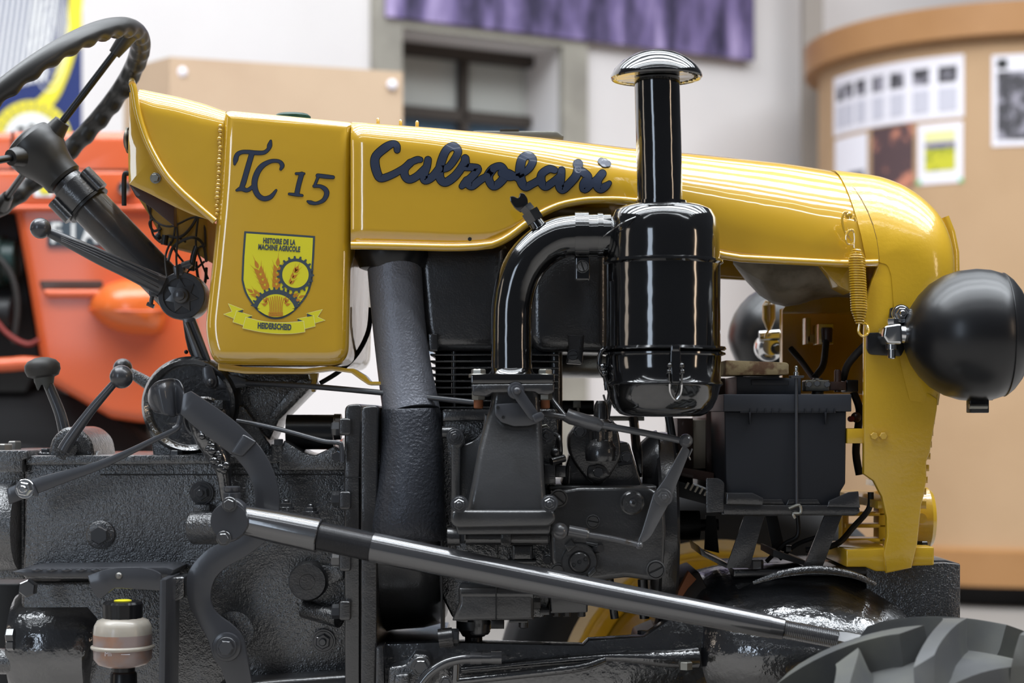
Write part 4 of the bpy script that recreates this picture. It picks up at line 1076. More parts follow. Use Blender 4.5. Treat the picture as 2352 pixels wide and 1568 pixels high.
q.slab(rc([(1316, 1326, 3), (1346, 1318, 3), (1352, 1330, 3), (1332, 1344, 3)], 3), TYD - .018, .02, CASTL, 3)
sp = q.obj('governor_plug', tc_)
q = M()
for x, y in ((1318, 1297), (1331, 1290), (1345, 1284)): q.ly(x, y, TYD - .0172, [(.002, 5), (-.0006, 5), (-.0004, 3.2), (.002, 3)], DARK, 12)
q.obj('dimple', tc_)
q = M(); q.tpx([(1366, 1262, TYD), (1380, 1260, TYD - .02)], 9, CASTL, 12); q.tpx([(1346, 1248, TYD), (1372, 1252, TYD)], 7, CASTL, 10); q.obj('stop_pin', tc_)
# injector pump
IY = .02
q = M()
q.slab(spl([(1318, 985), (1338, 962), (1372, 958), (1404, 962), (1420, 990), (1426, 1040), (1414, 1072), (1392, 1104), (1372, 1112), (1350, 1102), (1326, 1074), (1308, 1040), (1306, 1005)], 4, True), IY, .08, CASTS, 6, 3)
q.slab(rc([(1398, 1018, 10), (1444, 1014, 10), (1476, 1116, 3), (1370, 1118, 3)], 6), .035, .15, CASTS, 4)
q.slab(rc([(1290, 1112), (1314, 1030), (1340, 1060), (1372, 1116)], 4), .045, .1, CASTS, 4)
ip = q.obj('injection_pump', T, label='grey injection pump with stepped top', ang=45)
q = M()
q.lz(1380, -.002, [(34, 1058), (36, 1050), (36, 1028), (30, 1020), (27, 1012), (20, 1008), (20, 982), (24, 980), (24, 968), (17, 962), (15, 930), (10, 920)], CASTS, 28)
for i in range(6):
    a = i * math.pi / 3 + .3; q.rev(P(1380, 1004, -.002) + Vector((22 * S(0) * math.cos(a), 22 * S(0) * math.sin(a), 0)), (0, 0, 1), [(-.006, .004), (.008, .004)], CASTS, 6)
q.obj('pump_plunger', ip)
for x, y, r in ((1374, 1084, 13), (1438, 1050, 11), (1332, 990, 12), (1408, 984, 10)): bolt(ip, x, y, IY - .006 if x < 1420 else .03, r, 'hex', CASTS)
q = M(); q.slab(rc([(1350, 1070), (1388, 1068), (1404, 1092), (1376, 1108), (1348, 1096)], 8), IY - .008, .01, CASTS, 3); q.tpx([(1420, 1066, .03), (1452, 1060, .03)], 5, GRY, 8); q.obj('pump_clamp', ip)
# throttle levers and rods
q = M(); q.slab(rc([(1570, 1022, 7), (1586, 1034, 7), (1556, 1108), (1540, 1150, 5), (1496, 1232, 8), (1482, 1246, 10), (1462, 1250, 10), (1474, 1222), (1500, 1136, 5), (1526, 1100)], 6), -.075, .006, GRYL, 2)
gl = q.obj('governor_lever', T, label='flat grey two-armed throttle lever with chipped paint')
bolt(gl, 1524, 1141, -.077, 14, 'wnut', GRYL)
q = M(); q.tpx([(1524, 1141, -.07), (1524, 1141, -.02)], 12, GRYL, 12); q.obj('lever_shaft', gl)
q = M()
q.tpx([(1306, 1218, -.085, 13), (1348, 1226, -.085, 13)], 12, GRYL, 18); q.sph(1286, 1220, -.085, 20, GRYL); q.tpx([(1346, 1226, -.085), (1352, 1227, -.085)], 10, STEEL, 12)
q.tpx([(1340, 1226, -.085), (1400, 1236, -.085), (1456, 1249, -.085), (1468, 1253, -.085)], 7, GRYL, 12, 3); q.sph(1468, 1253, -.085, 10, GRYL)
q.obj('ball_joint_rod', T, label='short grey rod with ball joint at its left end')
q = M()
q.tpx([(1246, 950, -.06), (1300, 958, -.065)], 7, GRYL, 12); q.tpx([(1300, 952, -.068, 16), (1312, 958, -.068, 17), (1370, 974, -.07, 16), (1382, 980, -.07, 12)], 14, GRYL, 16)
q.tpx([(1376, 975, -.07), (1480, 994, -.075), (1568, 1012, -.08)], 8, GRYL, 14, 3); q.ly(1576, 1012, -.09, [(.02, 14), (.004, 16), (0, 14), (-.003, 8)], GRYL, 20); q.tpx([(1590, 1030, -.075), (1582, 1048, -.075), (1586, 1056, -.075)], 2, GRYL, 6)
q.tpx([(1262, 910, -.02), (1300, 958, -.05)], 6, GRYL, 10)
tr = q.obj('throttle_rod', T, label='long grey throttle rod meeting the lever at an eye')

# flywheel guard disc and belt at the front of engine
q = M()
kk = S(.16)
q.rev(P(1520, 1215, .16), (1, 0, 0), [(-.022, .10), (-.014, .138), (-.010, .142), (.0, .143), (.010, .142), (.014, .138), (.018, .1)], CASTS, 96)
fw = q.obj('flywheel_pulley', T, label='large grey belt pulley seen edge-on', ang=30)
q = M(); q.rev(P(1488, 1070, .12), (1, 0, 0), [(-.01, .035), (.006, .05), (.012, .052), (.016, .045)], CASTS, 40); q.tube([P(1550, 1040, .12), P(1530, 920, .14)], .006, SAT, 8, flat=.4); q.tube([P(1455, 960, .2), P(1462, 1030, .15), P(1478, 1090, .12)], .007, CASTS, 8); q.obj('small_pulley', T)
q = M(); q.tpx([(1556, 1206, .18), (1606, 1206, .18)], 34, DARK, 20); q.tpx([(1606, 1206, .18), (1650, 1204, .18)], 14, DARK, 12); q.tpx([(1400, 1330, .1), (1412, 1420, .1)], 10, CASTS, 10); q.tpx([(1476, 1330, .1), (1480, 1420, .1)], 12, CASTS, 10); q.each('dynamo', T)
q = M()   # drum cooler between engine and battery
q.box(1556, 960, 1592, 1130, .19, .40, BROWN, 3); q.box(1592, 964, 1628, 1076, .20, .40, ALU, 2); q.box(1622, 868, 1666, 1120, .19, .40, BROWN, 3); q.slab([(1556, 1072), (1640, 1086), (1640, 1108), (1556, 1092)], .13, .2, BROWN, 2)
q.slab([(1556, 1104), (1632, 1128), (1632, 1160), (1556, 1140)], .10, .24, DARK, 2)
rd = q.obj('oil_cooler', T, label='brown framed cooler with pale metal panel')
for i in range(6):
    q = M(); x = 1572 + i * 11; y = 1109 + i * 4
    q.slab([(x, y + 12), (x + 8, y - 2), (x + 12, y), (x + 4, y + 14)], .095, .006, ALU, 0); q.obj('cooler_fin', rd)
# ================================================================ clutch housing, gearbox, levers
q = M()   # gearbox casting
GB = rc([(58, 1052, 6), (110, 1046, 6), (560, 1048, 4), (640, 1046, 4), (800, 1060, 4), (800, 1300, 10), (800, 1600, 4), (380, 1600), (380, 1440, 10), (380, 1330, 8), (52, 1330, 12), (54, 1240, 8)], 6)
q.slab(GB, .06, .28, CAST, 8, 3)
q.slab(rc([(58, 1046, 4), (640, 1044, 4), (640, 1064), (58, 1068)], 3), .05, .3, CAST, 5)
q.box(230, 1088, 800, 1091, .0585, .07, DARK, 0)
gb_ = q.obj('gearbox', T, label='rough dark grey gearbox casting', ang=40)
bolt(gb_, 231, 1228, .058, 22, 'hex', CAST); bolt(gb_, 463, 1132, .055, 18, 'wnut', CAST); bolt(gb_, 743, 1472, .055, 18, 'wnut', CAST)
q = M(); q.box(444, 1158, 482, 1176, .04, .07, CAST, 4); q.ly(230, 1228, .056, [(.01, 34), (0, 33), (-.002, 28)], CAST, 28); q.each('cast_lug', gb_)
q = M(); q.tpx([(448, 1212, .02), (520, 1212, .0)], 38, CAST, 28); q.obj('shaft_boss', gb_)
# flare of the bell housing
q = M()
rings = []
for x, r, y in ((560, 120, 1330), (600, 150, 1315), (650, 190, 1300), (700, 220, 1290), (750, 250, 1280), (790, 268, 1270)):
    k = S(.2); o = P(x, y, .22)
    rings.append([o + Vector((0, -r * k * .62 * math.cos(a), r * k * math.sin(a))) for a in [2 * math.pi * i / 40 for i in range(40)]])
q.grid(rings, CASTG, True, (True, True))
fl_ = q.obj('clutch_housing', T, label='dark flared clutch housing casting', ang=50)
q = M(); q.ly(706, 1336, .03, [(.07, 46), (.006, 45), (0, 41), (0, 19), (.001, 18.5), (.001, 17.5), (0, 17), (0, .1)], CASTS, 36); q.slab(rc([(720, 1296), (790, 1300), (790, 1330), (738, 1350)], 6), .05, .06, CAST, 5); q.obj('pivot_boss', fl_)
q = M(); q.slab(rc([(500, 1570), (800, 1548), (800, 1640), (500, 1640)], 6), .0, .1, CASTS, 16, 4); q.tpx([(700, 1398, .06), (780, 1420, .03)], 22, CAST, 16); q.obj('casting_rib', fl_)
q = M()   # starter on top
q.tpx([(660, 992, .10), (768, 992, .10)], 40, SAT, 32); q.tpx([(768, 980, .08), (784, 980, .08)], 30, CASTS, 24)
q.slab(rc([(640, 1056), (652, 1010), (700, 1040), (722, 1046), (768, 1024), (800, 1040), (800, 1080), (640, 1080)], 5), .04, .1, CAST, 6)
q.tpx([(640, 1060, .05), (640, 1020, .05)], 17, CAST, 16); q.obj('starter_motor', T); stt = bpy.data.objects['starter_motor']
bolt(stt, 775, 975, .04, 15, 'slim', CASTS, '+X'); bolt(stt, 775, 1048, .0, 13, 'slim', CASTS); bolt(stt, 640, 1018, .04, 12, 'slim', CAST, '+Z')
# bell flange
q = M()
q.slab(rc([(792, 930, 14), (832, 926, 14), (826, 1096, 2), (826, 1600, 2), (792, 1600, 2), (790, 1100)], 6), .0, .36, CASTS, 5, 3)
q.slab(rc([(828, 934, 14), (868, 930, 10), (866, 1240), (866, 1478), (862, 1600), (828, 1600)], 6), -.004, .36, CASTS, 5, 3)
q.box(789, 1095, 830, 1097, -.0015, .0, DARK, 0)
bf = q.obj('bell_flange', T, label='dark grey bolted bell housing flange', ang=45)
for y in (984, 1145, 1284, 1404): bolt(bf, 776, y, -.0 + .02, 17, 'slim', CASTS, '-X')
for y0, y1 in ((960, 1000), (1128, 1170), (1262, 1312), (1380, 1425)):
    q = M(); q.slab(rc(rect(778, y0, 806, y1), 8), -.012, .04, CASTS, 5, 3); q.obj('bolt_lug', bf)
# curved bell body
q = M()
k = S(.0)
prof = [(866, 300), (880, 296), (960, 290), (1000, 280), (1014, 262), (1018, 240)]
rings = []
for x, r in prof:
    X = (x - CXP) * S(.02)
    rings.append([Vector((X, .24 - .245 * (r / 300) * math.cos(a), EYE + (HYP - 1190 - r * math.sin(a)) * S(.02))) for a in [2 * math.pi * i / 64 for i in range(64)]])
q.grid(rings, CASTL, True, (True, True)); bb = q.obj('bell_housing', T, label='smooth curved dark bell housing', ang=60)
q = M(); q.tpx([(1008, 1466, .0), (1040, 1462, .0)], 22, CASTS, 20); q.obj('flange_ear', bb); bolt(bb, 1040, 1460, .0, 17, 'slim', CASTS, '+X')
q = M(); q.box(1012, 1240, 1016, 1460, -.004, .1, DARK, 0); q.obj('joint_line', bb)
# frame rail below
q = M()
q.slab([(862, 1480), (1018, 1474), (1340, 1482), (1352, 1470), (1480, 1462), (1540, 1420), (1610, 1400), (1640, 1600), (862, 1600)], .02, .035, CASTG, 4)
q.tpx([(1060, 1538, .01, 8), (1250, 1520, .005, 9), (1400, 1508, .005, 10), (1520, 1512, .01, 20), (1600, 1510, .02, 26)], 9, CASTG, 12, 4)
q.tpx([(1050, 1564, -.005, 9), (1200, 1548, -.01, 10), (1330, 1532, -.005, 11), (1390, 1514, .0, 9)], 9, CASTG, 12, 4)
q.slab(rc([(864, 1486), (880, 1484), (884, 1600), (862, 1600)], 3), -.02, .05, CASTS, 3)
fr = q.obj('frame_rail', T, label='dark cast frame rail below the engine', ang=40)
q = M()
q.slab(rc([(892, 1532, 10), (932, 1526, 8), (944, 1512), (950, 1500, 6), (985, 1504, 10), (992, 1540), (985, 1600), (890, 1600)], 8), -.03, .06, CAST, 8, 3)
q.slab(rc([(905, 1550, 8), (940, 1546, 8), (942, 1600), (904, 1600)], 6), -.05, .03, CAST, 6, 3)
bk = q.obj('rail_bracket', fr); bolt(bk, 967, 1530, -.034, 17, 'hex', CASTS); bolt(bk, 1024, 1568, -.03, 12, 'hex', CASTS)
q = M()
q.tpx([(960, 1580, -.06), (985, 1548, -.06), (1020, 1524, -.06), (1055, 1514, -.06), (1080, 1512, -.06)], 11, ROD, 18, 5)
q.tpx([(1080, 1511, -.06), (1106, 1511, -.06)], 14, ROD, 18); q.tpx([(1106, 1511, -.06), (1128, 1511, -.06)], 12, ROD, 18); q.tpx([(1128, 1510, -.06), (1152, 1510, -.06)], 14, ROD, 18)
q.tpx([(1048, 1515, -.055), (1046, 1560, -.05)], 9, ROD, 12); q.obj('brake_pipe', fr)
bolt(fr, 1575, 1532, .0, 16, 'slim', ZIN, '+Z')

q = M(); q.slab(rc([(400, 1610), (1640, 1610), (1600, 1700), (440, 1700)], 8), .04, .42, CASTS, 6); q.slab(rc([(866, 1482), (1016, 1484), (1016, 1612), (866, 1612)], 3), .07, .3, CASTS, 3)
q.obj('belly_light_block', T)  # unseen slabs added under the frame to block light bounced off the floor
# rear transmission at the left edge
q = M()
q.tpx([(-60, 1210, .12), (50, 1210, .12)], 100, CAST, 48); q.slab(rc([(-40, 1060), (56, 1060), (56, 1330), (-40, 1330)], 4), .12, .2, CAST, 4)
q.slab(rc([(-20, 1034), (64, 1034), (64, 1052), (52, 1056), (52, 1084), (-20, 1084)], 3), .04, .2, CAST, 4)
q.slab(rc([(-40, 1340), (46, 1340), (44, 1600), (-40, 1600)], 4), .3, .1, DARK, 4); q.tpx([(-60, 1518, .1), (40, 1518, .1)], 30, CAST, 20)
rt = q.obj('rear_transmission', T, label='dark round rear transmission housing at the left edge')
bolt(rt, 12, 1034, .08, 18, 'slim', STEEL, '+Z'); bolt(rt, 34, 1026, .12, 16, 'slim', STEEL, '+Z'); bolt(rt, 28, 1458, .04, 16, 'slim', CAST, '-X'); bolt(rt, 28, 1480, .04, 14, 'slim', CAST, '-X')
q = M()   # brake drum style round housing
o = P(60, 1450, .2)
q.tube([P(44, 1480, .16), P(70, 1480, .16), P(220, 1482, .16), P(236, 1484, .16)], [118 * S(.16), 134 * S(.16), 136 * S(.16), 120 * S(.16)], CASTG, 56)
q.slab(rc([(48, 1336, 8), (390, 1332, 8), (390, 1600), (46, 1600)], 8), .10, .2, CAST, 10, 3)
dr = q.obj('axle_housing', T, label='dark round axle housing under the footplate', ang=45); bolt(dr, 66, 1350, .04, 21, 'slim', CAST)

# gear lever tower with two levers
q = M()
q.slab(spl([(108, 1050), (118, 1010), (140, 986), (160, 980), (186, 988), (208, 1012), (216, 1050)], 4) + [(150, 1052)], .07, .14, CAST, 10, 3)
q.tpx([(96, 1044, .10), (230, 1044, .10)], 10, CAST, 10, flat=2.5)
q.tube([P(150, 1030, .05), P(150, 1030, .1)], 26 * S(.05), CAST, 24); q.slab(spl([(190, 985), (214, 1000), (228, 1030), (234, 1050)], 4) + [(214, 1050), (206, 1020), (190, 1000)], .12, .05, CAST, 5)
tw = q.obj('selector_tower', T, label='rounded selector housing carrying the gear levers'); bolt(tw, 108, 1042, .09, 15, 'hex', CAST, '+Z'); bolt(tw, 198, 1042, .09, 15, 'hex', CAST, '+Z')
q = M(); q.tpx([(146, 1034, .04, 15), (160, 1010, .04, 14), (206, 946, .04, 11), (262, 880, .04, 9)], 10, GRY, 16, 4); gl1 = q.obj('gear_lever', T, label='grey gear lever with round ball knob')
q = M(); q.sph(279, 865, .04, 27, GRY, 28); q.obj('ball_knob', gl1)
q = M(); q.tpx([(150, 1000, .12, 14), (138, 950, .12, 13), (118, 900, .12, 12), (104, 866, .12, 11)], 12, GRY, 16, 4); gl2 = q.obj('gear_lever', T, label='grey gear lever with worn flattened knob')
q = M(); q.rev(P(98, 850, .12), (-.1, 0, 1), [(-.012, .012), (-.008, .022), (0, .0255), (.008, .025), (.014, .020), (.018, .010), (.019, .001)], mat('worn_rubber_knob', rgb(52, 50, 48), .5), 28); q.obj('mushroom_knob', gl2)
q = M(); rg = []
for yy, r in ((862, 24), (878, 22), (890, 17)): rg.append([P(101 + r * math.cos(a), yy + (7 * math.sin(5 * a) if yy > 880 else 0), .12) + Vector((0, r * S(.12) * math.sin(a), 0)) for a in [2 * math.pi * i / 40 for i in range(40)]])
q.grid(rg, RUB, True); q.obj('torn_boot', gl2)
q = M(); q.sph(282, 845, .26, 22, GRY); q.tpx([(284, 846, .26, 10), (340, 880, .26, 15), (360, 892, .26, 16)], 12, CAST, 14); q.obj('range_lever', T, label='dark lever with small ball behind the gear knob')

# disc casting with pedal hub
q = M()
q.ly(437, 930, .09, [(.12, 112), (.0, 112), (-.006, 104), (-.002, 96), (.0, 92), (.004, 90), (.004, 5)], CASTG, 72)
q.slab([(332, 940), (345, 1000), (352, 1050), (640, 1050), (560, 930)], .095, .12, CAST, 5)
dc = q.obj('brake_backplate', T, label='dark round cast backplate behind the pedal', ang=45)
q = M(); q.slab([(480, 842), (705, 858), (720, 884), (640, 965), (600, 1050), (470, 1050), (440, 960)], .12, .1, CAST, 5); q.slab([(690, 866), (715, 874), (712, 884), (632, 960), (622, 952)], .11, .02, CAST, 2); q.obj('web_casting', dc)
q = M(); q.ly(470, 960, .05, [(.06, 50), (.0, 50), (-.003, 45), (.002, 40), (.002, 30), (-.004, 28), (-.006, 20)], CAST, 36); q.slab(rect(492, 918, 512, 940), .04, .03, CAST, 3); q.obj('hub_ring', dc)
bolt(dc, 404, 1046, .08, 15, 'slim', CAST, '+Z')
q = M()
for i in range(7): q.sph(430 + random.uniform(-6, 22), 700 + i * 18, .15, 5 + (i % 2) * 2, DARK, 8)
q.tpx([(428, 730, .15), (440, 800, .15), (470, 860, .15), (462, 905, .13)], 9, DARK, 10, 3); q.obj('return_spring', dc)
# clutch pedal: pad and broad curved arm
q = M()
pad = [[(345, 896), (342, 922), (356, 946)], [(352, 876), (362, 910), (372, 950)], [(374, 868), (384, 900), (392, 960)], [(400, 866), (398, 900), (402, 958)], [(418, 872), (416, 905), (418, 948)], [(424, 892), (428, 918), (432, 944)]]
dep = [.02, -.01, -.005, .02, .01, .0]
rg = [[P(x, y, d + (.004 if j == 1 else 0)) for j, (x, y) in enumerate(spl(c, 3))] for c, d in zip(pad, dep)]
q.grid(rg, GRY, False)
pd = q.obj('clutch_pedal', T, label='bent grey pedal with broad flat curved arm', ang=70); sm2 = pd.modifiers.new('sheet', 'SOLIDIFY'); sm2.thickness = .004
ss = pd.modifiers.new('ss', 'SUBSURF'); ss.levels = 1; ss.render_levels = 2
outr = [(438, 898), (480, 928), (530, 962), (575, 1000), (606, 1040), (628, 1085), (640, 1130), (640, 1180), (628, 1225), (600, 1252), (555, 1282), (518, 1305), (492, 1330), (482, 1360), (484, 1388), (500, 1410), (530, 1436), (555, 1462), (566, 1490), (574, 1540), (582, 1600)]
innr = [(414, 950), (450, 982), (500, 1020), (540, 1052), (566, 1085), (580, 1120), (586, 1160), (580, 1200), (560, 1226), (520, 1240), (480, 1262), (452, 1286), (432, 1316), (428, 1352), (434, 1388), (450, 1420), (476, 1462), (492, 1500), (512, 1545), (524, 1600)]
q = M()
arm = spl([(438, 898), (480, 925), (532, 962), (574, 1000)], 4)[:-1] + spl([(574, 1000), (606, 1040), (628, 1085), (640, 1130), (640, 1180), (630, 1215), (606, 1246), (560, 1280), (520, 1302), (494, 1328), (484, 1360), (486, 1388), (500, 1410), (534, 1436), (556, 1462), (564, 1488)], 4) + [(584, 1600), (530, 1600)] + \
    spl([(508, 1536), (490, 1510), (476, 1466), (452, 1424), (434, 1388), (428, 1350), (432, 1314), (452, 1284), (482, 1258), (530, 1236), (566, 1214), (582, 1185), (586, 1150), (580, 1115), (566, 1082), (540, 1050)], 4) + spl([(540, 1050), (500, 1020), (450, 982), (414, 950)], 3) + [(420, 905)]
q.slab(arm, -.03, .008, GRY, 1.6, 2)
am = q.obj('pedal_arm', pd, label='flat curved grey arm', ang=40)
q = M(); q.slab(rc([(558, 996), (590, 1014), (556, 1050), (528, 1040)], 6), -.033, .003, GRY, 4, 3); q.obj('arm_step', pd)
q = M(); q.ly(520, 1486, -.035, [(.1, 34), (.004, 34), (0, 32), (-.001, 26), (-.004, 26)], GRY, 32); q.tpx([(536, 1450, .0), (536, 1450, .08)], 46, CAST, 28); q.obj('pivot_hub', pd); bolt(pd, 520, 1486, -.04, 18, 'hex', GRY)
# welded post behind the arm
q = M(); random.seed(5)
q.tpx([(446, 950, .03, 20), (470, 990, .03, 30), (492, 1030, .03, 28), (508, 1060, .03, 24), (514, 1090, .03, 17), (520, 1140, .03, 14), (528, 1180, .03, 12)], 20, CASTG, 16, 4)
for i in range(18): t = i / 17; q.sph(468 + 46 * t + random.uniform(-12, 12), 985 + 95 * t, .01, random.uniform(6, 11), CASTG, 8)
q.obj('welded_post', T, label='lumpy weld-covered post behind the pedal arm')
# brake strap from left
q = M()
up = [(14, 1122), (60, 1104), (140, 1082), (220, 1060), (290, 1032), (350, 1004), (398, 982), (412, 972)]
dn = [(414, 982), (400, 994), (350, 1018), (296, 1046), (230, 1078), (150, 1108), (84, 1134), (20, 1158)]
q.slab(spl(up, 4) + [(420, 958), (424, 966)][:0] + spl(dn, 4), -.02, .007, GRY, 2)
q.tpx([(398, 985, -.016), (410, 976, -.014), (414, 955, -.012)], 6, GRY, 10, 3)
sp_ = q.obj('brake_strap', T, label='long flat grey link bar with bright nut'); bolt(sp_, 57, 1122, -.022, 17, 'nut', CHR); q = M(); q.slab([(76, 1112), (88, 1138), (80, 1140), (70, 1128)], -.024, .003, GRY, 1); q.obj('tab_washer', sp_)

# drag link
def DL(x):  # centre line: px x -> (x, y, Y)
    t = (x - 560) / (1945 - 560); return (x, 1194 + (1472 - 1194) * t + 4 * math.sin(math.pi * t), -.10 - .10 * t)
q = M(); q.tpx([DL(1770)[:3] + (27,), DL(1500) + (31,), DL(1200) + (33,), DL(856) + (34,)], 33, ROD, 40, 4)
dl = q.obj('drag_link', T, label='long sloping grey steering drag link', ang=50)
q = M(); q.tpx([DL(556) + (33,), DL(640) + (38,), DL(732) + (40,), DL(734) + (38,)], 38, ROD, 40); q.obj('link_socket', dl)
q = M(); k_ = 40
pts = []
for i in range(k_ * 2 + 1): pts.append(DL(734 + (858 - 734) * i / (k_ * 2)) + (34 if i % 2 else 31.5,))
q.tpx(pts, 30, ROD, 32)
pts = []
for i in range(61): pts.append(DL(1800 + (1925 - 1800) * i / 60) + (22 if i % 2 else 20.5,))
q.tpx([DL(1768) + (26,), DL(1800) + (24,)], 24, ROD, 32); q.tpx(pts, 20, ROD, 28); q.each('threaded_end', dl)
q = M(); q.tpx([DL(1924) + (23,), DL(1948) + (25,), DL(1990) + (25,)], 24, CHR, 6); q.obj('lock_nut', dl)
q = M()
q.ly(526, 1197, -.125, [(.05, 44), (.004, 44), (0, 42)], GRY, 40); q.slab(rc([(504, 1155, 10), (536, 1142, 16), (560, 1160, 10), (570, 1200), (545, 1240, 8), (516, 1250, 14), (500, 1236, 8), (486, 1200)], 10), -.124, .03, GRY, 5, 3)
jt = q.obj('joint_cover', dl); bolt(jt, 527, 1158, -.128, 13, 'hex', ROD); bolt(jt, 514, 1236, -.128, 13, 'hex', ROD)
q = M(); q.lz(533, -.09, [(13, 1150), (20, 1144), (20, 1132), (16, 1130), (19, 1126), (19, 1118), (13, 1116)], GRY, 20); q.obj('grease_cap', dl)
for x, y in ((658, 1166), (714, 1176)): bolt(fl_, x, y, .03, 14, 'nut', CAST, '+Z')

# footplate, bracket and brake fluid bottle
q = M()
q.slab(rc([(28, 1312, 6), (60, 1306, 6), (380, 1302, 3), (400, 1308, 3), (388, 1328, 3), (210, 1326), (60, 1324, 6)], 4), -.04, .10, GRY, 3)
for i in range(8): q.slab(rc([(70 + i * 34, 1309), (84 + i * 34, 1304), (98 + i * 34, 1309), (84 + i * 34, 1313)], 3), -.043, .01, GRY, 2)
fp = q.obj('footplate', T, label='thin chequered footplate edge')
q = M()
q.slab(rc([(200, 1322, 3), (232, 1310), (270, 1303), (320, 1302), (352, 1308, 10), (370, 1318, 6), (370, 1356, 4), (300, 1352), (262, 1350), (232, 1374, 4), (222, 1372), (210, 1352)], 5), -.10, .006, GRY, 2)
q.slab(rc([(366, 1330), (382, 1330), (378, 1600), (364, 1600)], 3), -.10, .10, GRY, 2)
q.slab(rc([(384, 1324, 6), (424, 1324, 6), (424, 1374, 8), (392, 1384, 6)], 6), -.03, .06, CAST, 6, 3)
br = q.obj('step_bracket', fp); bolt(br, 273, 1322, -.101, 8, 'dome', STEEL)
q = M(); q.sph(536, 0, 0, .01, GRY, 4) if False else None
RY = -.055
q = M(); q.lz(282, RY, [(44, 1418), (58, 1424), (65, 1436), (67, 1455)], RESV, 48, caps=False); q.lz(282, RY, [(67, 1455), (67, 1480)], FLUID, 48, caps=False); q.lz(282, RY, [(67, 1480), (72, 1482), (73, 1485), (72, 1488), (67, 1490)], RESV, 48, caps=False); q.lz(282, RY, [(67, 1490), (66, 1512), (56, 1524), (38, 1530), (20, 1531)], FLUID, 48)
rs = q.obj('fluid_reservoir', T, label='milky plastic brake fluid bottle with black cap', ang=60)
q = M(); n = 14
for i, (y, r) in enumerate(((1420, 44), (1382, 44), (1380, 42), (1380, 14))): pass
A = [2 * math.pi * i / 56 for i in range(56)]
k = S(RY); o = P(282, 950, RY)
rg = []
for y, r in ((1421, 43), (1386, 44), (1381, 41), (1380, 18), (1382, 17), (1382, .1)):
    rg.append([Vector((o.x + (r + (1.6 if r > 40 and (i // 2) % 2 else 0)) * k * math.cos(a), RY + (r + (1.6 if r > 40 and (i // 2) % 2 else 0)) * k * math.sin(a), EYE + (HYP - y) * k)) for i, a in enumerate(A)])
q.grid(rg, SAT, True, (True, True)); cp = q.obj('screw_cap', rs, ang=30)
q = M(); q.lz(282, RY, [(20, 1381), (20, 1378), (16, 1377), (.1, 1377)], LEM, 24); q.obj('cap_label', rs, label='yellow disc on the cap')
q = M(); Yb = RY - 67 * k - .0004
q.text('MIN', 252, 1502, Yb + .0012, 15, PAPER, sx=.9, bold=.0); q.box(270, 1502, 298, 1503.4, Yb + .001, Yb + .003, PAPER, 0); q.text('MAX', 250, 1464, Yb + .0015, 15, mat('faint_mould_mark', rgb(196, 184, 180), .5), sx=.9) if False else None
q.obj('level_marks', rs)
q = M(); q.lz(284, RY, [(26, 1528), (26, 1541), (28, 1543), (30, 1546), (32, 1600)], SAT, 32); q.obj('bottle_neck', rs)

# ================================================================ steering
SYC = .20
Nv = Vector((-.68, 0, .733)).normalized(); U = Vector((.733, 0, .68)); V = Vector((0, -1, 0))
HUB = P(85, 346, SYC)
RC = HUB + Nv * (44 * S(SYC)); RR = 352 * S(SYC)
st = thing('steering_wheel', '', '', (0, 0, 0)); 
for k_ in ('label', 'category'): del st[k_]
bpy.data.objects.remove(st)
q = M(); rings = []; n = 400; m_ = 18
for i in range(n):
    a = 2 * math.pi * i / n
    e = U * math.cos(a) + V * math.sin(a)
    grip = .5 + .5 * math.cos(40 * a)
    rr = .0150
    ring = []
    for j in range(m_):
        b = 2 * math.pi * j / m_
        inn = max(0, math.cos(b - 1.25 * math.pi)) ** .6      # inner lower side carries the finger grips
        r = rr * (1 - .30 * inn * grip)
        ring.append(RC + e * (RR + r * math.cos(b)) + Nv * r * 1.05 * math.sin(b))
    rings.append(ring)
rings.append(rings[0]); q.grid(rings, WHEELM, True)
sw = q.obj('steering_wheel', T, label='black steering wheel with finger-grip rim', ang=60)
q = M()
o = HUB
q.rev(o, Nv, [(-.062, .026), (-.058, .030), (-.045, .030), (-.030, .034), (-.012, .042), (.006, .044), (.014, .043), (.016, .040), (.022, .038), (.026, .030), (.028, .001)], WHEELM, 48, ref=(0, 1, 0))
hb = q.obj('wheel_hub', sw, ang=40)
for th in (5, 122, 238):
    a = math.radians(th); e = U * math.cos(a) + V * math.sin(a)
    q = M(); q.tube([HUB + e * .03 + Nv * .0, HUB + e * .058 + Nv * .005], [.018, .012], WHEELM, 16)
    q.tube([HUB + e * .055 + Nv * .004, RC + e * (RR - .006)], .0055, SAT, 12)
    q.tube([RC + e * (RR - .045) - Nv * .006, RC + e * (RR - .004)], [.009, .014], WHEELM, 14)
    q.obj('spoke', sw)
q = M()
A0 = P(133, 398, SYC); A1 = P(415, 688, SYC); ax = (A1 - A0).normalized(); k = S(SYC)
def at(d): return A0 + ax * d
L = (A1 - A0).length
q.tube([at(-.01), at(.03)], 22 * k, BROWN, 24)
q.tube([at(.018), at(.03)], [38 * k, 42 * k], CASTS, 32)
q.tube([at(.03), at(.07), at(.30 * L), at(L)], [46 * k, 46 * k, 46 * k, 44 * k], mat('worn_column_paint', rgb(44, 43, 44), .26, coat=.5, mottle=(14, rgb(60, 52, 46), .5, .7), bump=[(60, .2, .001)]), 40)
sc2 = q.obj('steering_column', T, label='thick dark steering column tube', ang=45)
q = M(); q.tube([at(.028), at(.062)], 52 * k, CASTS, 40)
pr = ax.cross(Vector((0, 1, 0)))
for sg in (1, -1):
    c = at(.048) + pr * sg * 50 * k
    q.tube([c - ax * .018 + Vector((0, -.018, 0)), c + ax * .018 + Vector((0, -.018, 0))], 15 * k, CASTS, 20)
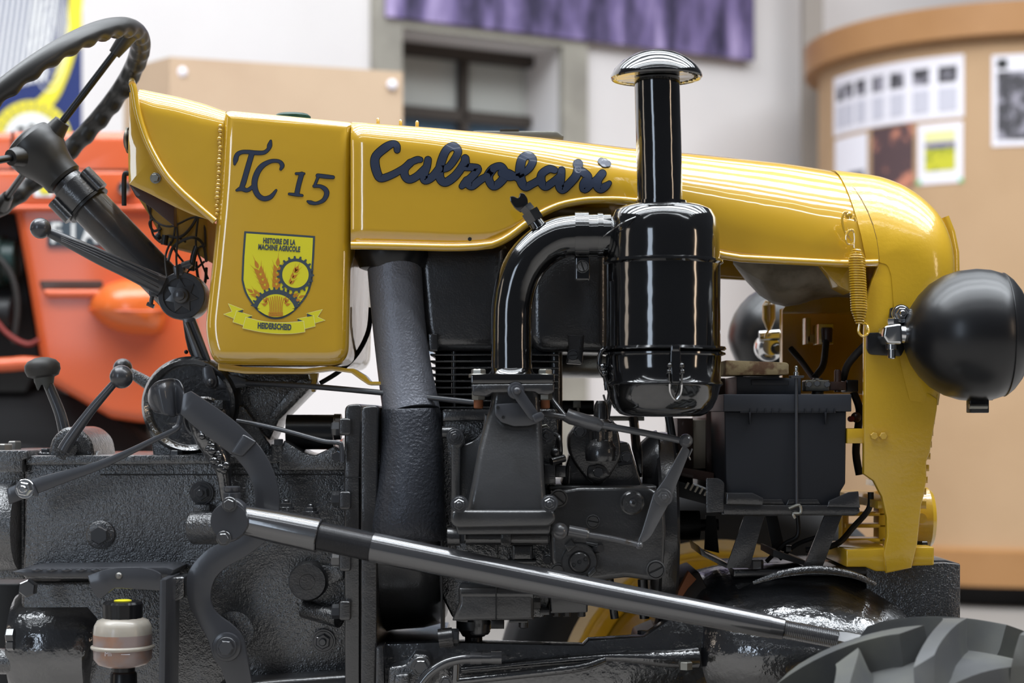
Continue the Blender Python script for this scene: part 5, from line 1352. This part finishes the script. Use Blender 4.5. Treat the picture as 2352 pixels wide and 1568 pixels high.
q.tube([at(.064), at(.068)], 55 * k, SAT, 40); q.obj('column_clamp', sc2)
q = M(); c = P(360, 548, SYC); q.tube([c - pr * .0, c + (-pr if pr.z < 0 else pr) * .012], [.006, .006], SAT, 12); q.tube([c + (-pr if pr.z < 0 else pr) * .012, c + (-pr if pr.z < 0 else pr) * .016], [.009, .009], SAT, 12); q.obj('grease_nipple', sc2)

# hand throttle quadrant
HYD = .10
q = M()
q.ly(416, 679, HYD, [(.05, 54), (.003, 55), (0, 53), (0, 42), (.004, 41), (.004, 20), (-.002, 18), (-.006, 17), (-.007, 12), (-.013, 11), (-.014, 6)], GRY, 56)
hq = q.obj('throttle_quadrant', T, label='round grey hand throttle quadrant with star washer', ang=40)
q = M()
star = []
for i in range(14):
    a = i * math.pi / 7 + .15; r = 40 if i % 2 == 0 else 23; star.append((416 + r * math.cos(a), 679 + r * math.sin(a)))
q.slab(star, HYD + .0015, .003, GRY, 1); q.obj('star_washer', hq)
q = M(); q.slab(rc([(396, 612), (414, 604), (422, 612), (420, 632), (400, 634)], 4), HYD - .002, .03, GRY, 3); q.tpx([(418, 610, HYD), (438, 604, HYD)], 8, GRY, 10); q.ly(430, 608, HYD - .004, [(.02, 9), (0, 9)], GRY, 6)
q.tpx([(352, 665, HYD + .01), (346, 700, HYD + .01)], 5, GRY, 10); q.tpx([(338, 697, HYD + .01), (354, 704, HYD + .01)], 5, GRY, 10); q.slab(rc([(340, 666), (358, 662), (362, 682), (342, 680)], 3), HYD + .005, .02, GRY, 3); q.each('clamp_screw', hq)
q = M()
q.tpx([(108, 532, .06, 10), (160, 556, .065, 14), (230, 590, .075, 18), (300, 622, .085, 20), (372, 656, .10, 24)], 16, GRY, 20, 4, flat=.7)
for j in range(4):
    q.tpx([(140, 545 + j * 4 - 4, .058 + .0), (250, 592 + j * 7 - 10, .070), (364, 640 + j * 10 - 8, .088)], 1.8, GRY, 6, 4)
hl = q.obj('throttle_lever', T, label='fluted grey hand throttle lever with ball end')
q = M(); q.sph(93, 524, .055, 24, GRY, 28); q.obj('ball_knob', hl)
q = M()
q.slab(rc([(418, 730), (446, 728), (458, 760), (488, 842), (490, 862), (462, 866), (452, 838)], 6), .095, .008, GRY, 2)
q.tpx([(428, 740, .092), (470, 842, .092)], 4, GRY, 8); q.tpx([(444, 738, .092), (484, 838, .092)], 4, GRY, 8)
q.slab(rc([(464, 842, 8), (486, 836, 8), (500, 876, 10), (492, 894, 10), (472, 890, 10), (466, 868)], 6), .085, .02, GRY, 3); q.sph(484, 878, .082, 10, GRY)
q.obj('drop_arm', hq)
q = M()
q.slab(rc([(496, 858, 8), (540, 860, 12), (570, 872, 8), (600, 878), (600, 884), (560, 888, 8), (530, 894, 10), (496, 893, 8)], 6), .09, .008, GRY, 3)
q.tpx([(566, 879, .09), (700, 886, .06), (860, 900, .03), (1000, 914, .01), (1090, 924, .0)], 6.5, GRY, 12, 4); q.obj('throttle_link', T, label='thin grey control rod running forward under the tank')
q = M(); q.tpx([(545, 966, .02), (580, 972, .01), (660, 990, .0), (740, 1012, -.01), (774, 1016, -.015), (784, 1024, -.015), (786, 1060, -.015)], 5.5, GRY, 12, 5); q.obj('control_wire_rod', T, label='thin bent grey rod ending in a hook by the flange')
# ================================================================ front axle, battery, lamps, tyre
q = M()   # axle casting
k = S(.10)
sec = [(1592, 1330, 110, .10), (1610, 1318, 118, .115), (1650, 1308, 130, .13), (1700, 1300, 140, .14), (1800, 1298, 150, .15), (1900, 1300, 150, .15), (1980, 1320, 130, .14), (2050, 1362, 100, .12), (2110, 1420, 60, .09)]
rings = []
for x, yt, h, dy in sec:
    X = (x - CXP) * k
    yc = 1480
    rings.append([Vector((X, .16 - dy * 1.35 * math.cos(a), EYE + (HYP - yc + (yc - yt) * math.sin(a)) * k)) for a in [2 * math.pi * i / 48 for i in range(48)]])
q.grid(rings, CASTG, True, (True, True))
q.slab(rc([(1684, 1308), (1990, 1298), (2000, 1320), (1684, 1326)], 4), .06, .2, CASTS, 5)
q.tpx([(1730, 1338, -.01, 4), (1800, 1316, -.02, 9), (1880, 1308, -.02, 10), (1960, 1320, -.015, 8), (2010, 1342, -.005, 6)], 8, CAST, 12, 4)
ax_ = q.obj('axle_casting', T, label='glossy dark swollen front axle casting', ang=60)
q = M(); q.slab(rc([(1990, 1300, 3), (2172, 1292, 3), (2206, 1296, 2), (2206, 1600), (1990, 1600)], 3), .06, .14, CAST, 3); q.slab(rc([(2080, 1286), (2172, 1286), (2204, 1294), (2204, 1300), (2080, 1300)], 2), .08, .12, GRY, 2)
q.obj('bumper_beam', ax_)
q = M(); q.slab(rc([(1556, 1330), (1604, 1310), (1640, 1380), (1640, 1600), (1440, 1600), (1470, 1470), (1540, 1440)], 8), .07, .16, mat('rusty_dark_casting', rgb(44, 38, 36), .5, mottle=(16, rgb(86, 52, 42), .55, .75)), 6)
q.slab([(1548, 1376), (1582, 1312), (1600, 1330), (1580, 1352), (1556, 1388)], .05, .02, RUST, 2)
q.obj('axle_pivot', ax_); bolt(ax_, 1478, 1452, .06, 14, 'slim', CASTS, '-Z')
# battery tray and legs
q = M()
q.slab(rc([(1658, 1158, 3), (1800, 1160, 2), (1972, 1160, 2), (1976, 1176, 4), (1964, 1184, 4), (1664, 1182, 3)], 2), -.01, .006, CASTS, 2)
q.slab(rc([(1658, 1176), (1970, 1176), (1970, 1182), (1658, 1182)], 1), -.008, .2, CASTS, 1)
q.slab(rc([(1622, 1098, 4), (1652, 1098, 8), (1664, 1108, 6), (1662, 1176, 3), (1622, 1178, 3)], 3), -.012, .005, CASTS, 2)
q.slab(rc([(1670, 1132, 2), (1730, 1132, 2), (1754, 1144, 2), (1752, 1160), (1668, 1158)], 2), -.02, .02, CASTS, 2)
q.slab(rc([(1752, 1146), (1796, 1146), (1802, 1160), (1750, 1160)], 2), .0, .004, CASTS, 1); q.slab(rc([(1812, 1146), (1878, 1146), (1886, 1160), (1806, 1160)], 2), .0, .004, CASTS, 1)
q.slab(rc([(1904, 1150), (1950, 1130), (1972, 1128), (1976, 1166), (1900, 1164)], 2), -.012, .005, CASTS, 2)
tr_ = q.obj('battery_tray', T, label='bent dark steel battery tray')
for st in ([(1710, 1184), (1756, 1184), (1722, 1304), (1668, 1304)], [(1894, 1184), (1934, 1184), (1890, 1300), (1846, 1300)]):
    q = M(); q.slab(st, .0, .005, CASTS, 1); q.obj('leg', tr_)
for st in ([(1758, 1184), (1786, 1184), (1804, 1262), (1776, 1270)], [(1622, 1184), (1644, 1184), (1652, 1270), (1618, 1262)]):
    q = M(); q.slab(st, .17, .005, DARK, 1); q.obj('leg', tr_)
q = M(); q.slab([(1606, 1254), (1622, 1270), (1672, 1294), (1668, 1304), (1612, 1276)], .02, .15, CASTS, 1); q.slab([(1776, 1262), (1860, 1292), (1860, 1302), (1776, 1278)], .03, .13, DARK, 1); q.obj('cross_strap', tr_)
bolt(tr_, 1736, 1300, .04, 18, 'slim', CASTS, '+Z'); bolt(tr_, 1808, 1262, .10, 12, 'slim', CASTS, '+Z')
q = M()
q.tpx([(2000, 1130, .08), (1996, 1168, .08), (1960, 1210, .08), (1920, 1250, .06), (1850, 1262, .06)], 7, DARK, 8, 5); q.tpx([(1832, 1184, .08), (1832, 1230, .08), (1800, 1250, .08), (1760, 1290, .08)], 5, DARK, 8, 5); q.tpx([(1880, 1232, .1), (1830, 1250, .1), (1790, 1284, .1)], 5, DARK, 8, 4)
q.obj('loose_cable', tr_)
# hold-down rod
q = M(); q.tpx([(1829, 856, -.002), (1829, 1000, -.002), (1830, 1172, -.006)], 3.6, GRY, 10, 2); q.slab(rc([(1816, 862), (1848, 862), (1846, 868), (1818, 868)], 2), -.006, .02, GRY, 1); q.lz(1829, -.001, [(7, 862), (7, 854), (4, 853), (5, 844), (3, 840)], CHR, 12)
q.tpx([(1812, 1168, -.014), (1836, 1160, -.014), (1838, 1178, -.014), (1822, 1180, -.014), (1826, 1190, -.014)], 4, ZIN, 8, 4); q.obj('hold_down_rod', tr_)

BX0 = P(1662, 1176, 0).x; 
q = M()
q.slab(rc([(1664, 944, 2), (1944, 944, 2), (1942, 1110), (1930, 1130, 4), (1930, 1176, 4), (1668, 1176, 4)], 3), .004, .175, BAT, 4, 3)
bt = q.obj('battery_box', None)
def settle(o, name, label, cat):
    o.name = name; o['label'] = label; o['category'] = cat
settle(bt, 'battery', 'black car battery strapped on the tray behind the yellow radiator cowl', 'battery')
q = M(); q.slab(rc(rect(1662, 905, 1956, 945), 2), .0, .182, BATL, 3); q.slab(rc([(1692, 864, 2), (1840, 868, 2), (1840, 908), (1692, 908)], 2), .02, .14, BATL, 3); q.slab(rc(rect(1726, 872, 1812, 884), 2), .017, .02, BAT, 1); q.obj('lid', bt)
q = M(); q.box(1700, 944, 1920, 948, -.0, .006, BAT, 1)
for x in (1722, 1896): q.slab([(x - 2, 946), (x + 3, 946), (x + 1, 974), (x, 974)], -.003, .008, BAT, .5)
for i in range(5): q.box(1722 + i * 17, 938, 1725 + i * 17, 948, -.002, .004, BAT, .5); q.box(1848 + i * 17 - 0, 938, 1851 + i * 17, 948, -.002, .004, BAT, .5)
q.obj('moulded_rib', bt)
q = M()
q.slab(rc(rect(1850, 872, 1906, 898), 4), .05, .03, ZIN, 3); q.lz(1878, .08, [(14, 905), (13, 872), (10, 868)], STEEL, 16); q.box(1906, 876, 1944, 896, .05, .08, BROWN, 3); q.lz(1924, .06, [(8, 900), (8, 852), (5, 848)], BROWN, 12)
q.slab(rc(rect(1944, 872, 1972, 900), 3), .06, .04, SAT, 3); q.obj('terminal_clamp', bt)
for x in (1857, 1899, 1876): bolt(bt, x, 882 if x != 1876 else 880, .048, 8, 'slim', CHR)
q = M()
q.tpx([(1816, 800, .20), (1840, 828, .18), (1866, 864, .14), (1884, 884, .11)], 7, WIRE, 10, 4); q.tpx([(1898, 770, .20), (1896, 800, .19), (1890, 840, .16), (1872, 866, .13)], 8, WIRE, 10, 4); q.lz(1899, .2, [(12, 786), (14, 756), (12, 752)], BROWN, 14)
q.tpx([(1990, 790, .06), (1966, 814, .06), (1946, 840, .07), (1936, 872, .08)], 9, WIRE, 10, 4)
q.tpx([(1960, 900, .1), (1974, 940, .1), (1970, 990, .1), (1966, 1040, .1), (1974, 1090, .1)], 9, WIRE, 10, 4); q.sph(1966, 958, .08, 12, BROWN); q.ly(1956, 962, .07, [(.01, 7), (0, 7)], RED, 10)
q.each('battery_cable', T)
q = M()
q.slab(rc([(1666, 827, 3), (1806, 832, 4), (1812, 836, 3), (1812, 860, 3), (1666, 861)], 2), .0, .12, WOODP, 3)
q.obj('wood_block', label='weathered paint-flecked wooden block lying on top of the battery', cat='block')

# head lamps
def lamp(o, tilt, name):
    L_ = thing('x', '', '', (0, 0, 0)); bpy.data.objects.remove(L_)
k = S(-.02)
def head_lamp(cx, cy, Yc, sc_=1.0):
    q = M(); kk = S(-.02) * sc_; A_ = Vector((1, -.05, .015)).normalized(); o = P(cx, cy, Yc) - A_ * (2212 - 2074) * kk
    pr = [(2074, 4), (2076, 18), (2082, 40), (2094, 68), (2112, 94), (2136, 118), (2166, 136), (2200, 147), (2240, 151), (2272, 148), (2298, 140), (2300, 138)]
    q.rev(o, A_, [((x - 2074) * kk, r * kk) for x, r in pr], SAT, 72)
    hd = q.obj('head_lamp', T, label='satin black bowl head lamp', ang=60)
    q = M(); pr2 = [(2298, 139), (2301, 141), (2304, 139), (2318, 128), (2334, 108), (2346, 84), (2352, 70)]
    q.rev(o, A_, [((x - 2074) * kk, r * kk) for x, r in pr2], SAT, 72); q.obj('lamp_rim', hd, ang=60)
    q = M(); q.rev(o, A_, [((x - 2074) * kk, r * kk) for x, r in [(2346, 80), (2356, 60), (2360, 20), (2361, .1)]], mat('lamp_glass', rgb(220, 224, 226), .08, trans=.9) if Yc < .1 else bpy.data.materials['lamp_glass'], 48); q.obj('lens', hd)
    return hd, o, kk
hd, o, kk = head_lamp(2214, 770, -.04)
q = M(); q.tpx([(2236, 914, -.04), (2234, 948, -.04)], 4, SAT, 8); q.slab(rc(rect(2228, 918, 2272, 948), 3), -.05, .02, SAT, 2); q.tpx([(2226, 933, -.055), (2268, 933, -.055)], 6, ZIN, 10); q.tpx([(2222, 918, -.04), (2280, 916, -.04)], 3, SAT, 8); q.obj('rim_clip', hd)
q = M(); q.slab(rc([(2046, 706, 5), (2086, 704, 5), (2088, 780, 4), (2070, 818, 5), (1998, 814, 8), (1992, 800), (1992, 764, 3), (2040, 762, 4)], 4), -.016, .008, SAT, 2); mb = q.obj('lamp_bracket', hd, label='black lamp bracket plate')
q = M()
q.slab(rc([(2032, 748, 6), (2072, 742, 8), (2074, 790, 8), (2040, 790, 6), (2028, 772, 4)], 6), -.055, .04, CHR, 6, 3); q.lz(2050, -.04, [(12, 748), (14, 742), (14, 732), (10, 730)], CHR, 6); q.lz(2048, -.04, [(14, 786), (14, 802), (9, 803), (9, 822), (7, 824)], CHR, 12); q.tpx([(2056, 766, -.04), (2078, 768, -.04)], 20, CHR, 20)
q.obj('lamp_swivel', hd, label='bright zinc swivel joint'); bolt(hd, 2070, 720, -.024, 14, 'wnut', CHR)
# the far lamp
FYD = .62
hf, o2, kk2 = head_lamp(1782, 772, FYD, 1.0)
q = M(); q.ly(1770, 796, .44, [(.06, 26), (.03, 34), (.0, 32), (-.01, 20)], CHR, 24); q.ly(1786, 800, .425, [(.02, 14), (0, 14), (-.004, 8)], GRY, 20); q.tpx([(1744, 772, .43), (1800, 768, .43)], 13, CHR, 14); q.obj('lamp_swivel', hf, label='bright zinc swivel joint')
q = M(); pts = []
for i in range(20 * 10 + 1):
    t = i / 200; a = 2 * math.pi * 20 * t; r = 14 * min(1, .5 + t * 3, .3 + (1 - t) * 2)
    pts.append(P(1766 + r * math.cos(a), 690 + t * 66, .40) + Vector((0, r * S(.4) * math.sin(a), 0)))
q.tube(pts, .0013, YEL, 6); q.tpx([(1768, 756, .4), (1760, 766, .4), (1758, 776, .4)], 3, YEL, 8, 3); q.obj('coil_spring', hood, label='yellow coil spring on the far side')

# ---------------------------------------------------------------- wheels
def ag_tyre(c, R, hw, m, nl, ph=0, lugs=True, name='front_wheel', rimR=.55, yaw=0, label=None):
    root = bpy.data.objects.new(name, None); COL.objects.link(root); root.parent = T; root.location = c - wloc(T)
    if label: root['label'] = label
    Q = Matrix.Rotation(yaw, 4, 'Z')
    def W(r, a, y): return Q @ Vector((-r * math.cos(a), y, r * math.sin(a))) + c
    q = M(); n = 120
    rb = R - .040
    prof = [(rimR * R, -hw * .62), (rimR * R + .02, -hw * .86), (R * .76, -hw * 1.02), (R * .86, -hw * .98), (rb - .012, -hw * .86), (rb - .003, -hw * .6), (rb, -hw * .3), (rb + .001, 0), (rb, hw * .3), (rb - .003, hw * .6), (rb - .012, hw * .86), (R * .86, hw * .98), (R * .76, hw * 1.02), (rimR * R + .02, hw * .86), (rimR * R, hw * .62)]
    q.grid([[W(r, 2 * math.pi * i / n, y) for i in range(n)] for r, y in prof], m, True)
    ty = q.obj('tyre', root, ang=60)
    if not lugs:
        q = M(); q.grid([[W(r, 2 * math.pi * i / 64, y) for i in range(64)] for r, y in [(rimR * R - .06, hw * .2), (.1, hw * .3), (.01, hw * .3)]], DARK, True); q.obj('wheel_disc', root)
    q = M(); q.grid([[W(r, 2 * math.pi * i / 64, y) for i in range(64)] for r, y in ([(rimR * R + .004, -hw * .66), (rimR * R - .01, -hw * .6), (rimR * R - .035, -hw * .3), (rimR * R - .06, hw * .1)] if not lugs else []) or [(rimR * R + .004, -hw * .66), (rimR * R - .01, -hw * .6), (rimR * R - .03, -hw * .4), (.11, -hw * .1), (.05, -hw * .15), (.002, -hw * .15)]], YEL, True); q.grid([[W(r, 2 * math.pi * i / 64, y) for i in range(64)] for r, y in [(rimR * R + .004, hw * .66), (rimR * R - .01, hw * .6), (rimR * R - .04, hw * .2), (.11, -hw * .05)]], YEL, True)
    q.obj('wheel_rim', root, ang=50)
    if lugs:
        for s in (-1, 1):
            for i in range(nl):
                q = M(); a0 = 2 * math.pi * (i + (.5 if s > 0 else 0)) / nl + ph
                da = 2 * math.pi / nl
                st = []
                K = 14
                for j in range(K + 1):
                    t = j / K
                    y = s * hw * (-.10 + 1.10 * t)
                    aa = a0 - da * (1.0 * t ** 1.25)          # trails back towards the shoulder
                    rt = R - .014 * t ** 3 - (.03 * max(0, t - .85) / .15 if t > .85 else 0)
                    bt_ = rb - .014 - .035 * max(0, t - .8) / .2
                    wd = (.038 - .004 * t) / R * .5
                    st.append((aa, y, rt, bt_, wd))
                top0 = [W(rt, aa - wd, y) for aa, y, rt, b_, wd in st]; top1 = [W(rt, aa + wd, y) for aa, y, rt, b_, wd in st]
                b0 = [W(b_, aa - wd * 1.75, y) for aa, y, rt, b_, wd in st]; b1 = [W(b_, aa + wd * 1.75, y) for aa, y, rt, b_, wd in st]
                md0 = [W(rt - .003, aa - wd * 1.06, y) for aa, y, rt, b_, wd in st]; md1 = [W(rt - .003, aa + wd * 1.06, y) for aa, y, rt, b_, wd in st]
                lo0 = [W(b_ + (rt - b_) * .42, aa - wd * 1.22, y) for aa, y, rt, b_, wd in st]; lo1 = [W(b_ + (rt - b_) * .42, aa + wd * 1.22, y) for aa, y, rt, b_, wd in st]
                q.grid([b0, lo0, md0, top0, top1, md1, lo1, b1], m, False)
                for e in (0, K): q.add([b0[e], lo0[e], md0[e], top0[e], top1[e], md1[e], lo1[e], b1[e]], [[0, 1, 2, 3, 4, 5, 6, 7]], m)
                q.obj('tread_lug', root, ang=35)
    return root
ag_tyre(Vector((P(2186, 0, -.30).x, -.29, FLZ + .330)), .330, .105, RUB, 12, ph=.05, yaw=.5, label='front wheel with dusty lugged tractor tyre')
ag_tyre(Vector((P(1640, 0, .66).x, .66, FLZ + .42)), .42, .10, TYR, 13, lugs=False, rimR=.65, label='far front wheel with yellow rim')
